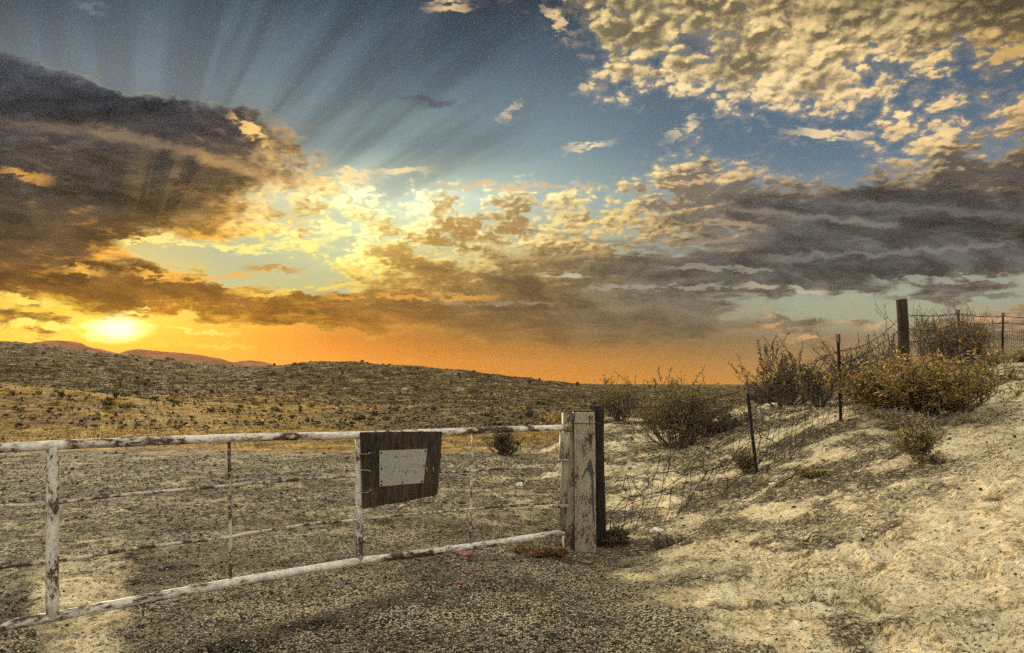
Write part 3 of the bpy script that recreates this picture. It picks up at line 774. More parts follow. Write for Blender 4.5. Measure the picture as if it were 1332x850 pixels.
M = dict(
    ground=ground_mat(),
    rail=paint_mat('weathered white paint', (.66, .61, .53), .70, 1, (-.786, -.618, 0)),
    upright=paint_mat('weathered white upright paint', (.62, .575, .50), .46, 2, None, 1.8),
    rod=paint_mat('rusty rod', (.56, .49, .40), .75, 4),
    post=paint_mat('chipped cream paint', (.30, .265, .19), .42, 9, None, 2.2),
    rust=plain_mat('rust', (.07, .035, .018), .9),
    tpost=plain_mat('dark steel', (.030, .020, .017), .7, .0),
    wire=plain_mat('old wire', (.024, .017, .012), .8),
    darkwood=wood_mat('creosoted wood', (.004, .0035, .003), (.030, .026, .021)),
    fencewood=wood_mat('brown post wood', (.012, .008, .005), (.060, .040, .024)),
    ply=wood_mat('peeling plywood', (.008, .005, .003), (.075, .052, .030)),
    plate=plain_mat('dull plate', (.26, .25, .215), .6, .0, .12, 60),
    greypaint=plain_mat('grey mark', (.055, .055, .055), .7),
    stem=plain_mat('shrub bark', (.115, .088, .060), .9),
    stempale=plain_mat('pale dead bark', (.20, .165, .115), .9),
    leaf=leaf_mat('dusty leaves', (.085, .075, .026), (.20, .17, .06), (.38, .31, .12)),
    leafgold=leaf_mat('golden leaves', (.15, .105, .032), (.40, .275, .085), (.68, .48, .17)),
    leafdark=leaf_mat('dry twig leaves', (.040, .033, .018), (.09, .073, .036), (.17, .135, .066)),
    leafrust=leaf_mat('rust weed leaves', (.10, .050, .018), (.22, .11, .035), (.35, .22, .08)),
    straw=leaf_mat('dry straw', (.16, .12, .04), (.36, .27, .10), (.60, .48, .22)),
    litter=leaf_mat('litter', (.030, .022, .013), (.08, .06, .035), (.26, .21, .13)),
    pebble=leaf_mat('pebbles', (.035, .031, .024), (.20, .175, .12), (.60, .54, .40)),
    rock=plain_mat('pale rock', (.62, .58, .48), .9),
    brick=plain_mat('faded red board', (.24, .095, .065), .8),
    hill=plain_mat('far hill', (.26, .09, .03), 1, 0, .3, .01),
)
# ---------------------------------------------------------------- ground sheet
def build_ground():
    a = np.concatenate([np.arange(-180, -50, 2.5), np.arange(-50, 50, .125), np.arange(50, 180, 2.5)])
    a = np.radians(a)
    rad = [0.02, .3]; r = .6
    while r < 7000:
        rad.append(r)
        r *= 1.03 if r < 3 else (1.0058 if r < 30 else (1.009 if r < 130 else (1.015 if r < 420 else 1.12)))
    rad = np.array(rad)
    A, RR = np.meshgrid(a, rad)
    X = np.sin(A) * RR; Y = np.cos(A) * RR
    Z = Hbase(X, Y) + micro(X, Y)
    n, mm = A.shape
    V = np.stack([X, Y, Z], -1).reshape(-1, 3)
    i, j = np.meshgrid(np.arange(n - 1), np.arange(mm), indexing='ij')
    j2 = (j + 1) % mm
    Fc = np.stack([i * mm + j, i * mm + j2, (i + 1) * mm + j2, (i + 1) * mm + j], -1).reshape(-1, 4)[:, ::-1]
    me = np_mesh('ground', V, Fc, M['ground'], 4)
    me.polygons.foreach_set('use_smooth', np.ones(len(Fc), bool))
    g, go, li = zones(X, Y)
    at = me.attributes.new('zones', 'FLOAT_COLOR', 'POINT')
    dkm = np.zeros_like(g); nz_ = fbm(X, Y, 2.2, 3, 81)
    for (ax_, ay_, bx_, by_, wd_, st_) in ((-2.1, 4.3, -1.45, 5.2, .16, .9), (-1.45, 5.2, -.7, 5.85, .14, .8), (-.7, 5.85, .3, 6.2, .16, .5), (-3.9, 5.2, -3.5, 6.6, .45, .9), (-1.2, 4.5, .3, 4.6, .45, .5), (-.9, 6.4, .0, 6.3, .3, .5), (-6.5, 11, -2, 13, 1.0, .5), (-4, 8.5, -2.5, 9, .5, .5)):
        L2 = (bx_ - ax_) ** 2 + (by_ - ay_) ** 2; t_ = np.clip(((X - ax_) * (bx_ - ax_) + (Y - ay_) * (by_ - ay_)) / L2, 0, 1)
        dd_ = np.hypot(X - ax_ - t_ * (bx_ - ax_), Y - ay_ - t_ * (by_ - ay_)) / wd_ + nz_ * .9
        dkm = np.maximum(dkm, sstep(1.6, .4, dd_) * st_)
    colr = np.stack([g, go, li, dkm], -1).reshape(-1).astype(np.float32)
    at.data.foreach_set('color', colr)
    o = bpy.data.objects.new('ground', me); C.objects.link(o); tag(o, kind='structure')

build_ground()

# ---- distant mountains several kilometres away, with real depth
def mountain(prof, D, depth, seed):
    """prof = (px, py) outline seen from the road"""
    xs = [p[0] for p in prof]; ys = [p[1] for p in prof]
    n = 90; rows = 14
    V = []; F_ = []
    for i in range(n):
        px = xs[0] + (xs[-1] - xs[0]) * i / (n - 1)
        py = float(hermite(xs, ys, np.array([px]))[0])
        top = P(px, py, D); top.z = max(top.z, 5)
        for j in range(rows):
            t = j / (rows - 1)
            hh = math.sin(math.pi * t) ** .8
            yy = D + (t - .5) * depth
            nz = float(fbm(np.array([top.x * .004]), np.array([yy * .004]), 1.0, 4, seed)[0])
            V.append((top.x + nz * 60 * math.sin(math.pi * t), yy, top.z * hh * (1 + .18 * nz * (abs(t - .5) * 2)) - 6))
    for i in range(n - 1):
        for j in range(rows - 1):
            q = i * rows + j; F_.append((q, q + rows, q + rows + 1, q + 1))
    m = MB(); m.add(V, F_); o = m.build('mountains', M['hill'], smooth=True)
    tag(o, kind='structure')
mountain([(20, 466), (45, 446), (75, 442), (105, 448), (140, 455), (180, 462), (230, 476)], 3600, 900, 5)
mountain([(120, 476), (160, 460), (185, 453), (205, 455), (235, 458), (265, 462), (300, 470), (330, 480)], 4300, 900, 8)
mountain([(270, 480), (300, 471), (325, 468), (350, 472), (380, 482), (420, 492)], 5200, 900, 11)
# ---------------------------------------------------------------- gate
GA = Vector((0.69, 7.9, 0)); GD = Vector((-4.13, -3.25, 0)).normalized()       # hinge end, direction towards the near end
GN = Vector((GD.y, -GD.x, 0))
if GN.y > 0: GN = -GN                                                           # faces the road side (camera)

def G(px, py, off=0.0):
    """point of the upright gate plane seen in direction (px, py)"""
    d = ray(px, py); o = Vector((0, 0, EYE))
    p0 = GA + GN * off
    t = (p0 - o).dot(GN) / d.dot(GN)
    return o + d * t

def wob(pts, a=.004, n=6, seed=0):
    """resample a polyline smoothly with slight bends"""
    rr_ = random.Random(seed); out = []
    for i in range(len(pts) - 1):
        for j in range(n):
            t = j / n; q = pts[i].lerp(pts[i + 1], t)
            out.append(q + Vector((rr_.uniform(-a, a), rr_.uniform(-a, a), rr_.uniform(-a, a))))
    out.append(pts[-1]); return out

gate = empty('metal_gate', GA + Vector((0, 0, 0)), 'long white pipe gate, peeling and rusty, barring the gravel track', 'gate')
far_t = GA + GD * 6.15
def extend(p, q):
    """carry the line p->q on past the frame to the near end of the gate"""
    d = (p - q); d /= math.hypot(d.x, d.y)
    L = (far_t - p).dot(GD)
    return p + d * L
top = [G(739, 556.3), G(614, 560.5), G(467, 566), G(298, 570), G(68, 579.5), G(0, 583)]
top.append(extend(top[-1], top[-2]))
MB().tube(wob(top, .0015, 5, 1), .0335, 16).build('top_rail', M['rail'], gate, True)
bot = [G(732, 693), G(614, 711), G(467, 730), G(298, 759), G(170, 783), G(68, 803), G(0, 815)]
bot.append(extend(bot[-1], bot[-2]))
MB().tube(wob(bot, .002, 5, 2), .034, 16).build('bottom_rail', M['rail'], gate, True)
def upright(p0, p1, rad, mat, nm, seed):
    MB().tube(wob([p0, p1], .0012, 10, seed), rad, 14 if rad > .02 else 8).build(nm, M['upright'] if mat is M['rail'] else mat, gate, True)
upright(G(68.5, 582), G(68, 802), .040, M['rail'], 'upright', 3)
upright(G(467, 568), G(467.5, 729), .034, M['rail'], 'upright', 4)
e = far_t; upright(Vector((e.x, e.y, top[-1].z)), Vector((e.x, e.y, bot[-1].z)), .04, M['rail'], 'upright', 5)
upright(G(298, 573), G(300, 756), .0135, M['rod'], 'thin_upright', 6)
upright(G(615.5, 563), G(611, 709), .0125, M['rod'], 'thin_upright', 7)
r1 = [G(722, 604.5), G(700, 607), G(614, 613), G(467, 619), G(400, 623), G(298, 631.5), G(180, 642), G(68, 655), G(0, 659)]
r1.append(extend(r1[-1], r1[-2])); MB().tube(wob(r1, .004, 4, 8), .0115, 8).build('cross_rod', M['rod'], gate, True)
r2 = [G(733, 653.5), G(614, 662), G(467, 676), G(400, 682), G(298, 698.5), G(180, 713), G(68, 731), G(0, 739)]
r2.append(extend(r2[-1], r2[-2])); MB().tube(wob(r2, .004, 4, 9), .0125, 8).build('cross_rod', M['rod'], gate, True)
# hinge pipe at the post, sleeve and flange
MB().tube([G(737, 562), G(735, 600), G(731.5, 690)], [.041, .041, .040], 14).build('hinge_pipe', M['post'], gate, True)
MB().tube([G(734.5, 563), G(733.5, 597)], .056, 14).tube([G(733.5, 597), G(733.4, 600)], .062, 14).build('hinge_sleeve', M['post'], gate, True, 0)
fl = G(728.5, 657.5)
MB().tube([fl - Vector((0, 0, .012)), fl + Vector((0, 0, .012))], .118, 20, squash=.8).build('hinge_flange', M['post'], gate, True)
MB().tube([G(731, 556.6), G(740, 556.2)], .040, 14).build('rail_collar', M['post'], gate, True)
for o in (gate.children):
    pass

# ---------------------------------------------------------------- board wired to the gate, with a blank riveted plate
def plane_pt(s, t, corners, off):
    a, b, c, d = corners
    p = (a.lerp(b, s)).lerp(d.lerp(c, s), t)
    return p + GN * off
cor = [G(469, 562.5, .055), G(576, 561.5, .055), G(566.5, 644, .055), G(472, 663, .055)]
brd = empty('sign_board', (cor[0] + cor[2]) / 2, 'dark weathered plywood board with a grey metal plate, wired to the gate rail', 'sign')
def slab(name, s0, s1, t0, t1, off, th, mat, parent, ns=24, ntt=24, warp=None, ragged=0.0, seed=0, cn=cor):
    rr_ = random.Random(seed)
    jit_r = [rr_.uniform(0, ragged) for _ in range(ntt + 1)]; jit_b = [rr_.uniform(0, ragged) for _ in range(ns + 1)]
    V = []; Fq = []
    for layer in (0, 1):
        for i in range(ns + 1):
            for j in range(ntt + 1):
                s = s0 + (s1 - s0) * i / ns; t = t0 + (t1 - t0) * j / ntt
                if i == ns: s -= jit_r[j]
                if j == ntt: t -= jit_b[i]
                w_ = warp(s, t) if warp else 0
                p = plane_pt(s, t, cn, off + w_ - layer * th)
                V.append(p)
    W = ntt + 1; N1 = (ns + 1) * W
    for i in range(ns):
        for j in range(ntt):
            q = i * W + j
            Fq.append((q, q + W, q + W + 1, q + 1)); Fq.append((N1 + q, N1 + q + 1, N1 + q + W + 1, N1 + q + W))
    for i in range(ns):
        for j in (0, ntt):
            q = i * W + j; Fq.append((q, q + W, N1 + q + W, N1 + q) if j else (q + W, q, N1 + q, N1 + q + W))
    for j in range(ntt):
        for i in (0, ns):
            q = i * W + j; Fq.append((q + 1, q, N1 + q, N1 + q + 1) if i else (q, q + 1, N1 + q + 1, N1 + q))
    return MB().add(V, Fq).build(name, mat, parent)
bw = lambda s, t: .035 * math.sin(s * 2.6) * t + .01 * math.sin(t * 3) + .02 * max(0, s - .75) * t * 4
def sag(s, t): return bw(s, t)
slab('board', 0, 1, 0, 1, 0, .016, M['ply'], brd, 30, 30, bw, .012, 5)
# plate placed inside the board
def st(px, py):
    s = (px - 470) / (571.5 - 470); ytop = 562.5 - s; ybot = 663 - 19 * s
    return s, (py - ytop) / (ybot - ytop)
pcor = []
for (px, py) in ((490.5, 586.5), (551, 584), (548.5, 628), (490, 633)):
    s, t = st(px, py); pcor.append(plane_pt(s, t, cor, bw(s, t)))
rr_ = random.Random(8)
dents = [(rr_.uniform(.28, .9), rr_.choice([.22, .5, .62, .66, .7]) + rr_.uniform(-.04, .04), rr_.uniform(.012, .02)) for _ in range(26)]
def pw(s, t):
    v = 0
    for a, b_, r_ in dents:
        e = ((s - a) / r_) ** 2 + ((t - b_) / (r_ * 1.5)) ** 2
        if e < 9: v -= .005 * math.exp(-e)
    return v
pl_ = slab('metal_plate', 0, 1, 0, 1, .010, .003, M['plate'], brd, 90, 64, pw, 0, 2, pcor)
for (s, t) in ((.035, .06), (.965, .06), (.955, .95), (.035, .95), (.045, .5), (.965, .5), (.5, .93), (.045, .86)):
    c = plane_pt(s, t, pcor, .012)
    MB().tube([c - GN * .003, c + GN * .004, c + GN * .006], [.009, .009, .004], 10).build('bolt', M['rust'], brd, True).parent = pl_
for i, (px, py, dx, dy) in enumerate(((478, 591, 13, -2), (478, 612, 14, 1), (478, 641, 15, -4), (555, 616, -1, -8), (563, 615, 2, -7))):
    a = G(px, py, .085); b_ = G(px + dx * .35, py + dy, .10)
    if i < 3:
        w_ = MB().tube([G(464, py, .06), G(467.5, py - .3, .09), a, b_, G(px + dx * .1, py + dy * 1.1, .075)], .0035, 6)
    else:
        w_ = MB().tube([a, a.lerp(b_, .5) + GN * .012, b_], .004, 6)
    w_.build('tie_wire', M['plate'], brd, True)
for px in (486, 503):
    w_ = MB()
    c = G(px, 567); pts = []
    for i in range(15):
        an = 2 * math.pi * i / 14
        pts.append(c + GN * (.022 + .058 * math.cos(an)) + Vector((0, 0, .0 + .052 * math.sin(an) - .005)))
    w_.tube(pts, .003, 6); w_.build('tie_wire', M['rust'], brd, True)

# ---------------------------------------------------------------- steel gate post
PY = 7.95
def PP(px, py, Y=PY): return P(px, py, Y)
base = PP(755, 716); top_ = PP(755, 536)
zb = base.z - .15; zt = top_.z
gp = empty('gate_post', (base.x, PY + .1, base.z), 'thick cream steel gate post with chipped paint and rust, holding the gate hinges', 'post')
def fx(px, Y=PY): return (px - 666) / F * Y / 1.0
def pxx(px, py): return PP(px, py).x
x0, x1, x2 = pxx(733, 620), pxx(748, 620), pxx(775, 620)
mat = M['post']
# web and the two halves of the box, each with a narrow gap where they are welded
MB().box(((x1 + x2) / 2, PY + .14, (zb + zt) / 2), (x2 - x1, .28, zt - zb)).build('post_body', mat, gp, bevel=.018)
MB().box(((x0 + x1) / 2 - .001, PY + .17, (zb + zt) / 2 - .01), (x1 - x0 - .006, .26, zt - zb - .02)).build('post_flange', mat, gp, bevel=.01)
MB().box((x1 + .004, PY - .004, (zb + zt) / 2 - .02), (.022, .012, zt - zb - .16)).build('weld_strip', mat, gp, bevel=.004)
MB().box(((x0 + x2) / 2, PY + .145, zt + .008), (x2 - x0 - .03, .27, .014)).build('post_cap', M['rust'], gp, bevel=.004)
def decal(name, pts, m_, y):
    vs = [P(a, b, y) for a, b in pts]; n = len(vs)
    vs2 = [v + Vector((0, .004, 0)) for v in vs]
    f = [tuple(range(n)), tuple(range(2 * n - 1, n - 1, -1))] + [(i, i + n, (i + 1) % n + n, (i + 1) % n) for i in range(n)]
    mb = MB().add([*vs, *vs2], f); return mb.build(name, m_, gp)
decal('grey_mark', [(768.2, 596), (769.6, 602), (771.5, 612), (772.6, 640), (773.2, 672), (773.5, 684), (771.2, 672), (769.6, 640), (769.0, 622), (766.5, 614), (763, 613), (756.8, 624), (756.5, 622), (760.5, 612), (763.5, 608), (766.2, 601)], M['greypaint'], PY - .0025)
decal('rust_hole', [(766.2, 564.5), (768, 563), (770.2, 565), (770.8, 570), (770.0, 576), (768.9, 580), (768.4, 588), (767.9, 580), (766.6, 575), (765.7, 570)], M['rust'], PY - .0025)
decal('rust_run', [(765.5, 541), (768, 541), (767.6, 550), (767.0, 558), (766.4, 549)], M['rust'], PY - .0025)
# wire wrapped round both posts, near the top
wr = MB()
zz = PP(760, 551).z
wr.tube([(x1 - .005, PY - .012, zz), (x2 + .004, PY - .012, zz - .002), (pxx(789, 551) + .01, PY + .02, zz - .004), (pxx(789, 551) + .015, PY + .42, zz)], .004, 6)
wr.build('binding_wire', M['wire'], gp, True)
# dark timber post right behind
dp = empty('timber_post', (pxx(779, 700), PY + .36, base.z), 'dark rough timber post standing tight behind the cream gate post', 'post')
m_ = MB(); dx0, dx1 = P(767, 620, PY + .3).x, P(788.5, 620, PY + .3).x
xc = (dx0 + dx1) / 2; rr = (dx1 - dx0) / 2
pts = []; rads = []
for i in range(16):
    t = i / 15; pts.append((xc + .006 * math.sin(t * 7), PY + .42, zb + (P(779, 528, PY + .3).z - zb) * t)); rads.append(rr * (1.03 - .06 * t))
m_.tube(pts, rads, 20)
o = m_.build('post_shaft', M['darkwood'], dp, True)
for py in (551, 600, 633, 662, 690):
    wr = MB()
    z_ = P(779, py, PY + .25).z; pp = []
    for i in range(17):
        an = 2 * math.pi * i / 16
        pp.append((xc + (rr + .006) * math.cos(an), PY + .42 + (rr + .006) * math.sin(an), z_ + .006 * math.sin(an * 2)))
    wr.tube(pp, .004, 5)
    wr.build('binding_wire', M['wire'], dp, True)

# ---------------------------------------------------------------- wire fence that runs up the sand bank
FP = [('timber', 786, 8.38), ('steel', 979, 10.5), ('steel', 1092, 11.5), ('wood', 1177, 13.3), ('steel', 1247, 16.0), ('steel', 1304, 19.0), ('steel', 1395, 23.0)]
fence = empty('wire_fence', GP(979, 10.5), 'sagging barbed wire and woven mesh fence climbing the sand bank behind the shrubs', 'fence')
tops = []; bases = []
tpx = {979: (971.5, 501, 984, 616), 1092: (1090, 435, 1093.5, 546), 1247: (1246, 403, 1248, 474), 1304: (1304.5, 407, 1303.5, 470), 1395: (1395, 410, 1395, 470)}
def tpost(a, b, seed):
    ax = (b - a).normalized(); L = (b - a).length
    sx = Vector((1, .3, 0)); sx = (sx - ax * sx.dot(ax)).normalized(); sy = ax.cross(sx)
    Mx = Matrix((sx, sy, ax)).transposed()
    mb = MB(); c = (a + b) / 2
    mb.box(c, (.058, .007, L), Mx)
    mb.box(c + Mx @ Vector((0, -.020, 0)), (.007, .033, L - .002), Mx)
    k_ = int(L / .055)
    for i in range(k_):
        mb.box(a + ax * (.03 + i * .055) + Mx @ Vector((0, .007, 0)), (.012, .009, .02), Mx)
    p = mb.build('steel_post', M['tpost'], fence)
    c_ = MB().box(b - ax * .07 + Mx @ Vector((0, .0, 0)), (.054, .056, .13), Mx).build('post_tip', M['postpale'], fence, bevel=.003)
    c_.parent = p
M['postpale'] = plain_mat('worn post tip', (.16, .10, .075), .8)
for kind, px, Y in FP:
    if kind == 'timber':
        tops.append(Vector((xc + rr, Y, P(786, 530, Y).z))); bases.append(Vector((xc + rr, Y, H(xc, Y)))); continue
    if kind == 'wood':
        x = P(1177, 480, Y).x; zt_ = P(1177, 390, Y).z; z0 = H(x, Y)
        mb = MB(); n_ = 10; r0 = 6.9 / F * Y
        mb.tube([(x + .008 * math.sin(i), Y, z0 - .3 + (zt_ - z0 + .3) * i / n_) for i in range(n_ + 1)], [r0 * (1.04 - .01 * i) for i in range(n_ + 1)], 18)
        mb.build('wooden_post', M['fencewood'], fence, True)
        tops.append(Vector((x, Y, zt_))); bases.append(Vector((x, Y, z0))); continue
    a = tpx[px]; t_ = P(a[0], a[1], Y); x_ = P(a[2], a[3], Y).x; b_ = Vector((x_, Y, H(x_, Y)))
    tpost(b_ - (t_ - b_).normalized() * .25, t_, px); tops.append(t_); bases.append(b_)
XW = Vector((26, 30, 0)); XW.z = H(26, 30)
tops.append(XW + Vector((0, 0, 1.2))); bases.append(XW)
def sagline(a, b, sag_, n=26, wobble=.008, seed=0):
    r_ = random.Random(seed); out = []
    for i in range(n + 1):
        t = i / n; q = a.lerp(b, t); q.z -= sag_ * 4 * t * (1 - t)
        q += Vector((r_.uniform(-1, 1), r_.uniform(-1, 1), r_.uniform(-1, 1))) * wobble; out.append(q)
    return out
def barbed(a, b, sag_, seed):
    pts = sagline(a, b, sag_, 26, .010, seed); mb = MB(); mb.tube(pts, .0042 + .00030 * max(0, a.y - 6), 4)
    r_ = random.Random(seed + 5); L = (b - a).length; k_ = int(L / .13)
    for i in range(k_):
        t = (i + .5) / k_ * (len(pts) - 1); j = min(int(t), len(pts) - 2); q = pts[j].lerp(pts[j + 1], t - j)
        for s_ in range(2):
            d_ = Vector((r_.uniform(-1, 1), r_.uniform(-1, 1), r_.uniform(-1, 1))).normalized() * .020
            mb.tube([q - d_ * 1.3, q + d_ * 1.3], .0045, 3)
    mb.build('barbed_wire', M['wire'], fence)
up = Vector((0, 0, 1))
hts = [(.0, .18), (.05, .21), (.28, .50), (.30, .52), (.10, .28), (.10, .28), (.1, .28), (.1, .28)]
sags = [(.10, .12), (.02, .06), (.16, .10), (.03, .14), (.04, .05), (.05, .05), (.1, .1)]
for i in range(len(tops) - 1):
    ax0 = (tops[i] - bases[i]).normalized(); ax1 = (tops[i + 1] - bases[i + 1]).normalized()
    for q in range(2):
        h0 = hts[i][q]; h1 = hts[i + 1][q]
        barbed(tops[i] - ax0 * h0, tops[i + 1] - ax1 * h1, sags[i][q], i * 10 + q)
barbed(tops[1] - up * .35, tops[2] - up * .5, .1, 77)
barbed(tops[3] - up * .85, tops[4] - up * .45, .05, 78)
# woven mesh: crushed down near the gate, upright further up the bank
def woven(i, f0, f1, hgt0, hgt1, crumple, lean, name, seed, rows=7, step=.15, rad=.0032):
    r_ = random.Random(seed); a, b = bases[i], bases[i + 1]; L = (b - a).length; n = max(4, int(L * (f1 - f0) / step))
    grid = []
    side = (b - a).cross(up).normalized()
    for j in range(n + 1):
        t = f0 + (f1 - f0) * j / n; p = a.lerp(b, t); p.z = H(p.x, p.y) + .01
        hg = hgt0 + (hgt1 - hgt0) * t
        col = []
        for k_ in range(rows + 1):
            s = k_ / rows
            w1 = float(fbm(np.array([t * L * 1.0]), np.array([s * 1.4 + seed]), 1.3, 3, seed)[0])
            w2 = float(fbm(np.array([t * L * 1.0 + 9]), np.array([s * 1.6 + seed]), 1.6, 3, seed + 3)[0])
            q = p + up * (hg * s * (1 + w1 * crumple * .9)) + side * (lean * s + w2 * crumple * .5) + (b - a).normalized() * (w1 * crumple * .35)
            q += Vector((r_.uniform(-1, 1), r_.uniform(-1, 1), r_.uniform(-1, 1))) * (.012 + .03 * crumple)
            g_ = H(q.x, q.y) + .012
            if q.z < g_: q.z = g_
            col.append(q)
        grid.append(col)
    mb = MB()
    for k_ in range(rows + 1): mb.tube([grid[j][k_] for j in range(n + 1)], rad, 3, False)
    for j in range(n + 1): mb.tube(grid[j], rad, 3, False)
    mb.build(name, M['wire'], fence)
woven(0, .02, 1, .95, .75, .65, .25, 'woven_mesh', 3, 6, .17, .0050)
woven(1, 0, 1, .85, .85, .18, .12, 'woven_mesh', 4, 6, .16, .0044)
woven(2, 0, 1, .8, .8, .10, .05, 'woven_mesh', 5, 6, .16)
woven(3, 0, 1, .8, .75, .05, .02, 'woven_mesh', 6, 7, .16)
woven(4, 0, 1, .78, .85, .03, .02, 'woven_mesh', 7, 8, .16, .004)
woven(5, 0, 1, .85, .9, .03, .02, 'woven_mesh', 8, 8, .16, .005)
woven(6, 0, 1, .9, .9, .03, .02, 'woven_mesh', 9, 7, .2, .005)
# ---------------------------------------------------------------- shrubs
def shrub_mesh(w, h, stems, seed, leafn=3000, leafsize=.022, depth=3, up_=.6, rstem=.012, wild=.35, lshape=2.8, bare=.0, droop=.0, shoots=0):
    """returns (stems MB, leaf V, leaf F): branching twigs from one base with leaves along the outer twigs"""
    r_ = random.Random(seed); mb = MB(); tips = []
    def grow(p, d, L, rad, lvl):
        n = 4; pts = [p]; q = p.copy(); dd = d.copy()
        for i in range(n):
            dd = (dd + Vector((r_.uniform(-1, 1), r_.uniform(-1, 1), r_.uniform(-.6, 1) * .7)) * wild * .45 + Vector((0, 0, .10 - droop))).normalized()
            q = q + dd * (L / n); q.z = max(q.z, .01); pts.append(q.copy())
        rads = [max(.0022, rad * (1 - .5 * i / n)) for i in range(n + 1)]
        mb.tube(pts, rads, 4 if lvl < 2 else 3, False)
        if lvl >= 1:
            for i in range(1, n + 1): tips.append((pts[i - 1], pts[i]))
        if lvl < depth:
            for c in range(r_.randint(3, 4) if lvl < 2 else r_.randint(2, 4)):
                k_ = r_.randint(1, n); base_ = pts[k_]
                nd = (dd + Vector((r_.gauss(0, 1), r_.gauss(0, 1), r_.gauss(.35, .8))) * (.62)).normalized()
                grow(base_, nd, L * r_.uniform(.45, .75), rads[k_] * .72, lvl + 1)
    for s in range(stems):
        an = r_.uniform(0, 2 * math.pi); sp = r_.uniform(.05, 1) ** .7
        d = Vector((math.cos(an) * sp * w / 2, math.sin(an) * sp * w / 2 * .8, h * (up_ + (1 - up_) * (1 - sp)) * r_.uniform(.7, 1.1)))
        L = d.length * .58
        b0 = Vector((math.cos(an), math.sin(an), 0)) * r_.uniform(0, .10) * w
        grow(b0, d.normalized(), L, rstem * r_.uniform(.7, 1.2), 0)
    hi = [t for t in tips if t[1].z > h * .45]
    for i in range(shoots):
        if not hi: break
        a, b = r_.choice(hi); d = Vector((r_.gauss(0, .22) + b.x / w * .5, r_.gauss(0, .22), 1)).normalized(); L = h * r_.uniform(.18, .42)
        pts = [b]
        for j in range(6):
            d = (d + Vector((r_.gauss(0, .10), r_.gauss(0, .10), .05))).normalized(); pts.append(pts[-1] + d * L / 6)
        mb.tube(pts, [.0065 - .0007 * j for j in range(7)], 3, False)
        for j in range(6): tips += [(pts[j], pts[j + 1])] * 7
    V = []; Fl = []
    if leafn:
        for i in range(leafn):
            a, b = r_.choice(tips); t = r_.random(); p = a.lerp(b, t)
            ax = (b - a).normalized(); d = (ax * r_.uniform(.2, 1.2) + Vector((r_.gauss(0, 1), r_.gauss(0, 1), r_.gauss(.3, 1)))).normalized()
            s = leafsize * r_.uniform(.55, 1.35); sd = d.orthogonal().normalized()
            sd = (Matrix.Rotation(r_.uniform(0, 6.28), 3, d) @ sd)
            q = p + d * s * lshape
            n0 = len(V); m2 = p + d * s * lshape * .5
            V += [p, m2 + sd * s * .5, q, m2 - sd * s * .5]; Fl.append((n0, n0 + 1, n0 + 2, n0 + 3))
    return mb, V, Fl

def place_shrub(name, loc, label, w, h, stems, seed, leaf, lm, sm='stem', cat='shrub', group=None, scale_fix=True, **kw):
    e = empty(name, loc, label, cat, group)
    mb, V, Fl = shrub_mesh(w, h, stems, seed, leaf, **kw)
    # fit to the wanted size
    ws = sorted(abs(v[0]) for v in mb.v); hs = sorted(v[2] for v in mb.v)
    kx = (w / 2) / max(.05, ws[int(len(ws) * .97)]); kz = h / max(.05, hs[int(len(hs) * .985)])
    mb.v = [(a * kx, b * kx, c * kz) for a, b, c in mb.v]
    V = [Vector((q.x * kx, q.y * kx, q.z * kz)) for q in V]
    o = mb.build('stems', M[sm], e, origin=(0, 0, 0)); 
    if V:
        MB().add(V, Fl).build('foliage', M[lm], e, origin=(0, 0, 0))
    e.rotation_euler.z = 0
    return e

def at(px, Y, dz=-.03): return GP(px, Y, dz)
place_shrub('desert_shrub', at(807, 17.2), 'small open twiggy shrub on the horizon just right of the gate post', 1.10, .98, 20, 21, 2200, 'leaf', leafsize=.017, up_=.75, shoots=22)
place_shrub('desert_shrub', at(880, 13.6), 'broad olive shrub on the bank between gate post and first steel fence post', 1.75, 1.22, 36, 32, 7500, 'leaf', leafsize=.015, up_=.6, shoots=26)
place_shrub('dry_scrub', at(925, 13.9), 'low dark tangled scrub at the right foot of the broad olive shrub', 1.25, .55, 22, 36, 1000, 'leafdark', leafsize=.018, up_=.3)
place_shrub('desert_shrub', at(1020, 14.6), 'dark spiky shrub against the sky between the two leaning steel posts', 1.50, 1.15, 20, 43, 3000, 'leafdark', leafsize=.015, up_=.6, wild=.3, shoots=46)
place_shrub('desert_shrub', at(1062, 13.6), 'small dark shrub just left of the second steel fence post', .75, .85, 12, 44, 1100, 'leafdark', leafsize=.014, up_=.6, shoots=14)
place_shrub('desert_shrub', at(1122, 13.2), 'dark bare-twigged shrub just behind the second steel fence post', 1.35, 1.12, 24, 52, 900, 'leafdark', leafsize=.014, up_=.7, wild=.45, shoots=24)
place_shrub('desert_shrub', at(1152, 13.9), 'thin twiggy shrub pressed against the left of the wooden fence post', .85, 1.15, 18, 53, 700, 'leafdark', leafsize=.014, up_=.8, wild=.45, shoots=14)
place_shrub('golden_shrub', at(1203, 10.9), 'wide golden green mounded shrub in front of the wooden fence post', 1.95, .90, 95, 61, 15000, 'leafgold', leafsize=.015, up_=.42, wild=.55, lshape=3.2, rstem=.007)
place_shrub('golden_shrub', at(1150, 11.3), 'smaller golden shrub lobe on the left flank of the wide mounded shrub', .95, .80, 45, 62, 5200, 'leafgold', leafsize=.015, up_=.5, wild=.55, lshape=3.0, rstem=.006)
place_shrub('dry_scrub', at(1216, 10.2), 'tangle of dead grey twigs under the front of the golden shrub', 1.7, .30, 46, 63, 900, 'straw', 'stempale', leafsize=.014, up_=.2, rstem=.006, wild=.6)
place_shrub('desert_shrub', at(1213, 15.2), 'tall bare twiggy shrub just right of the wooden fence post', 1.25, 1.50, 20, 71, 500, 'leafdark', leafsize=.014, up_=.8, wild=.42, shoots=16)
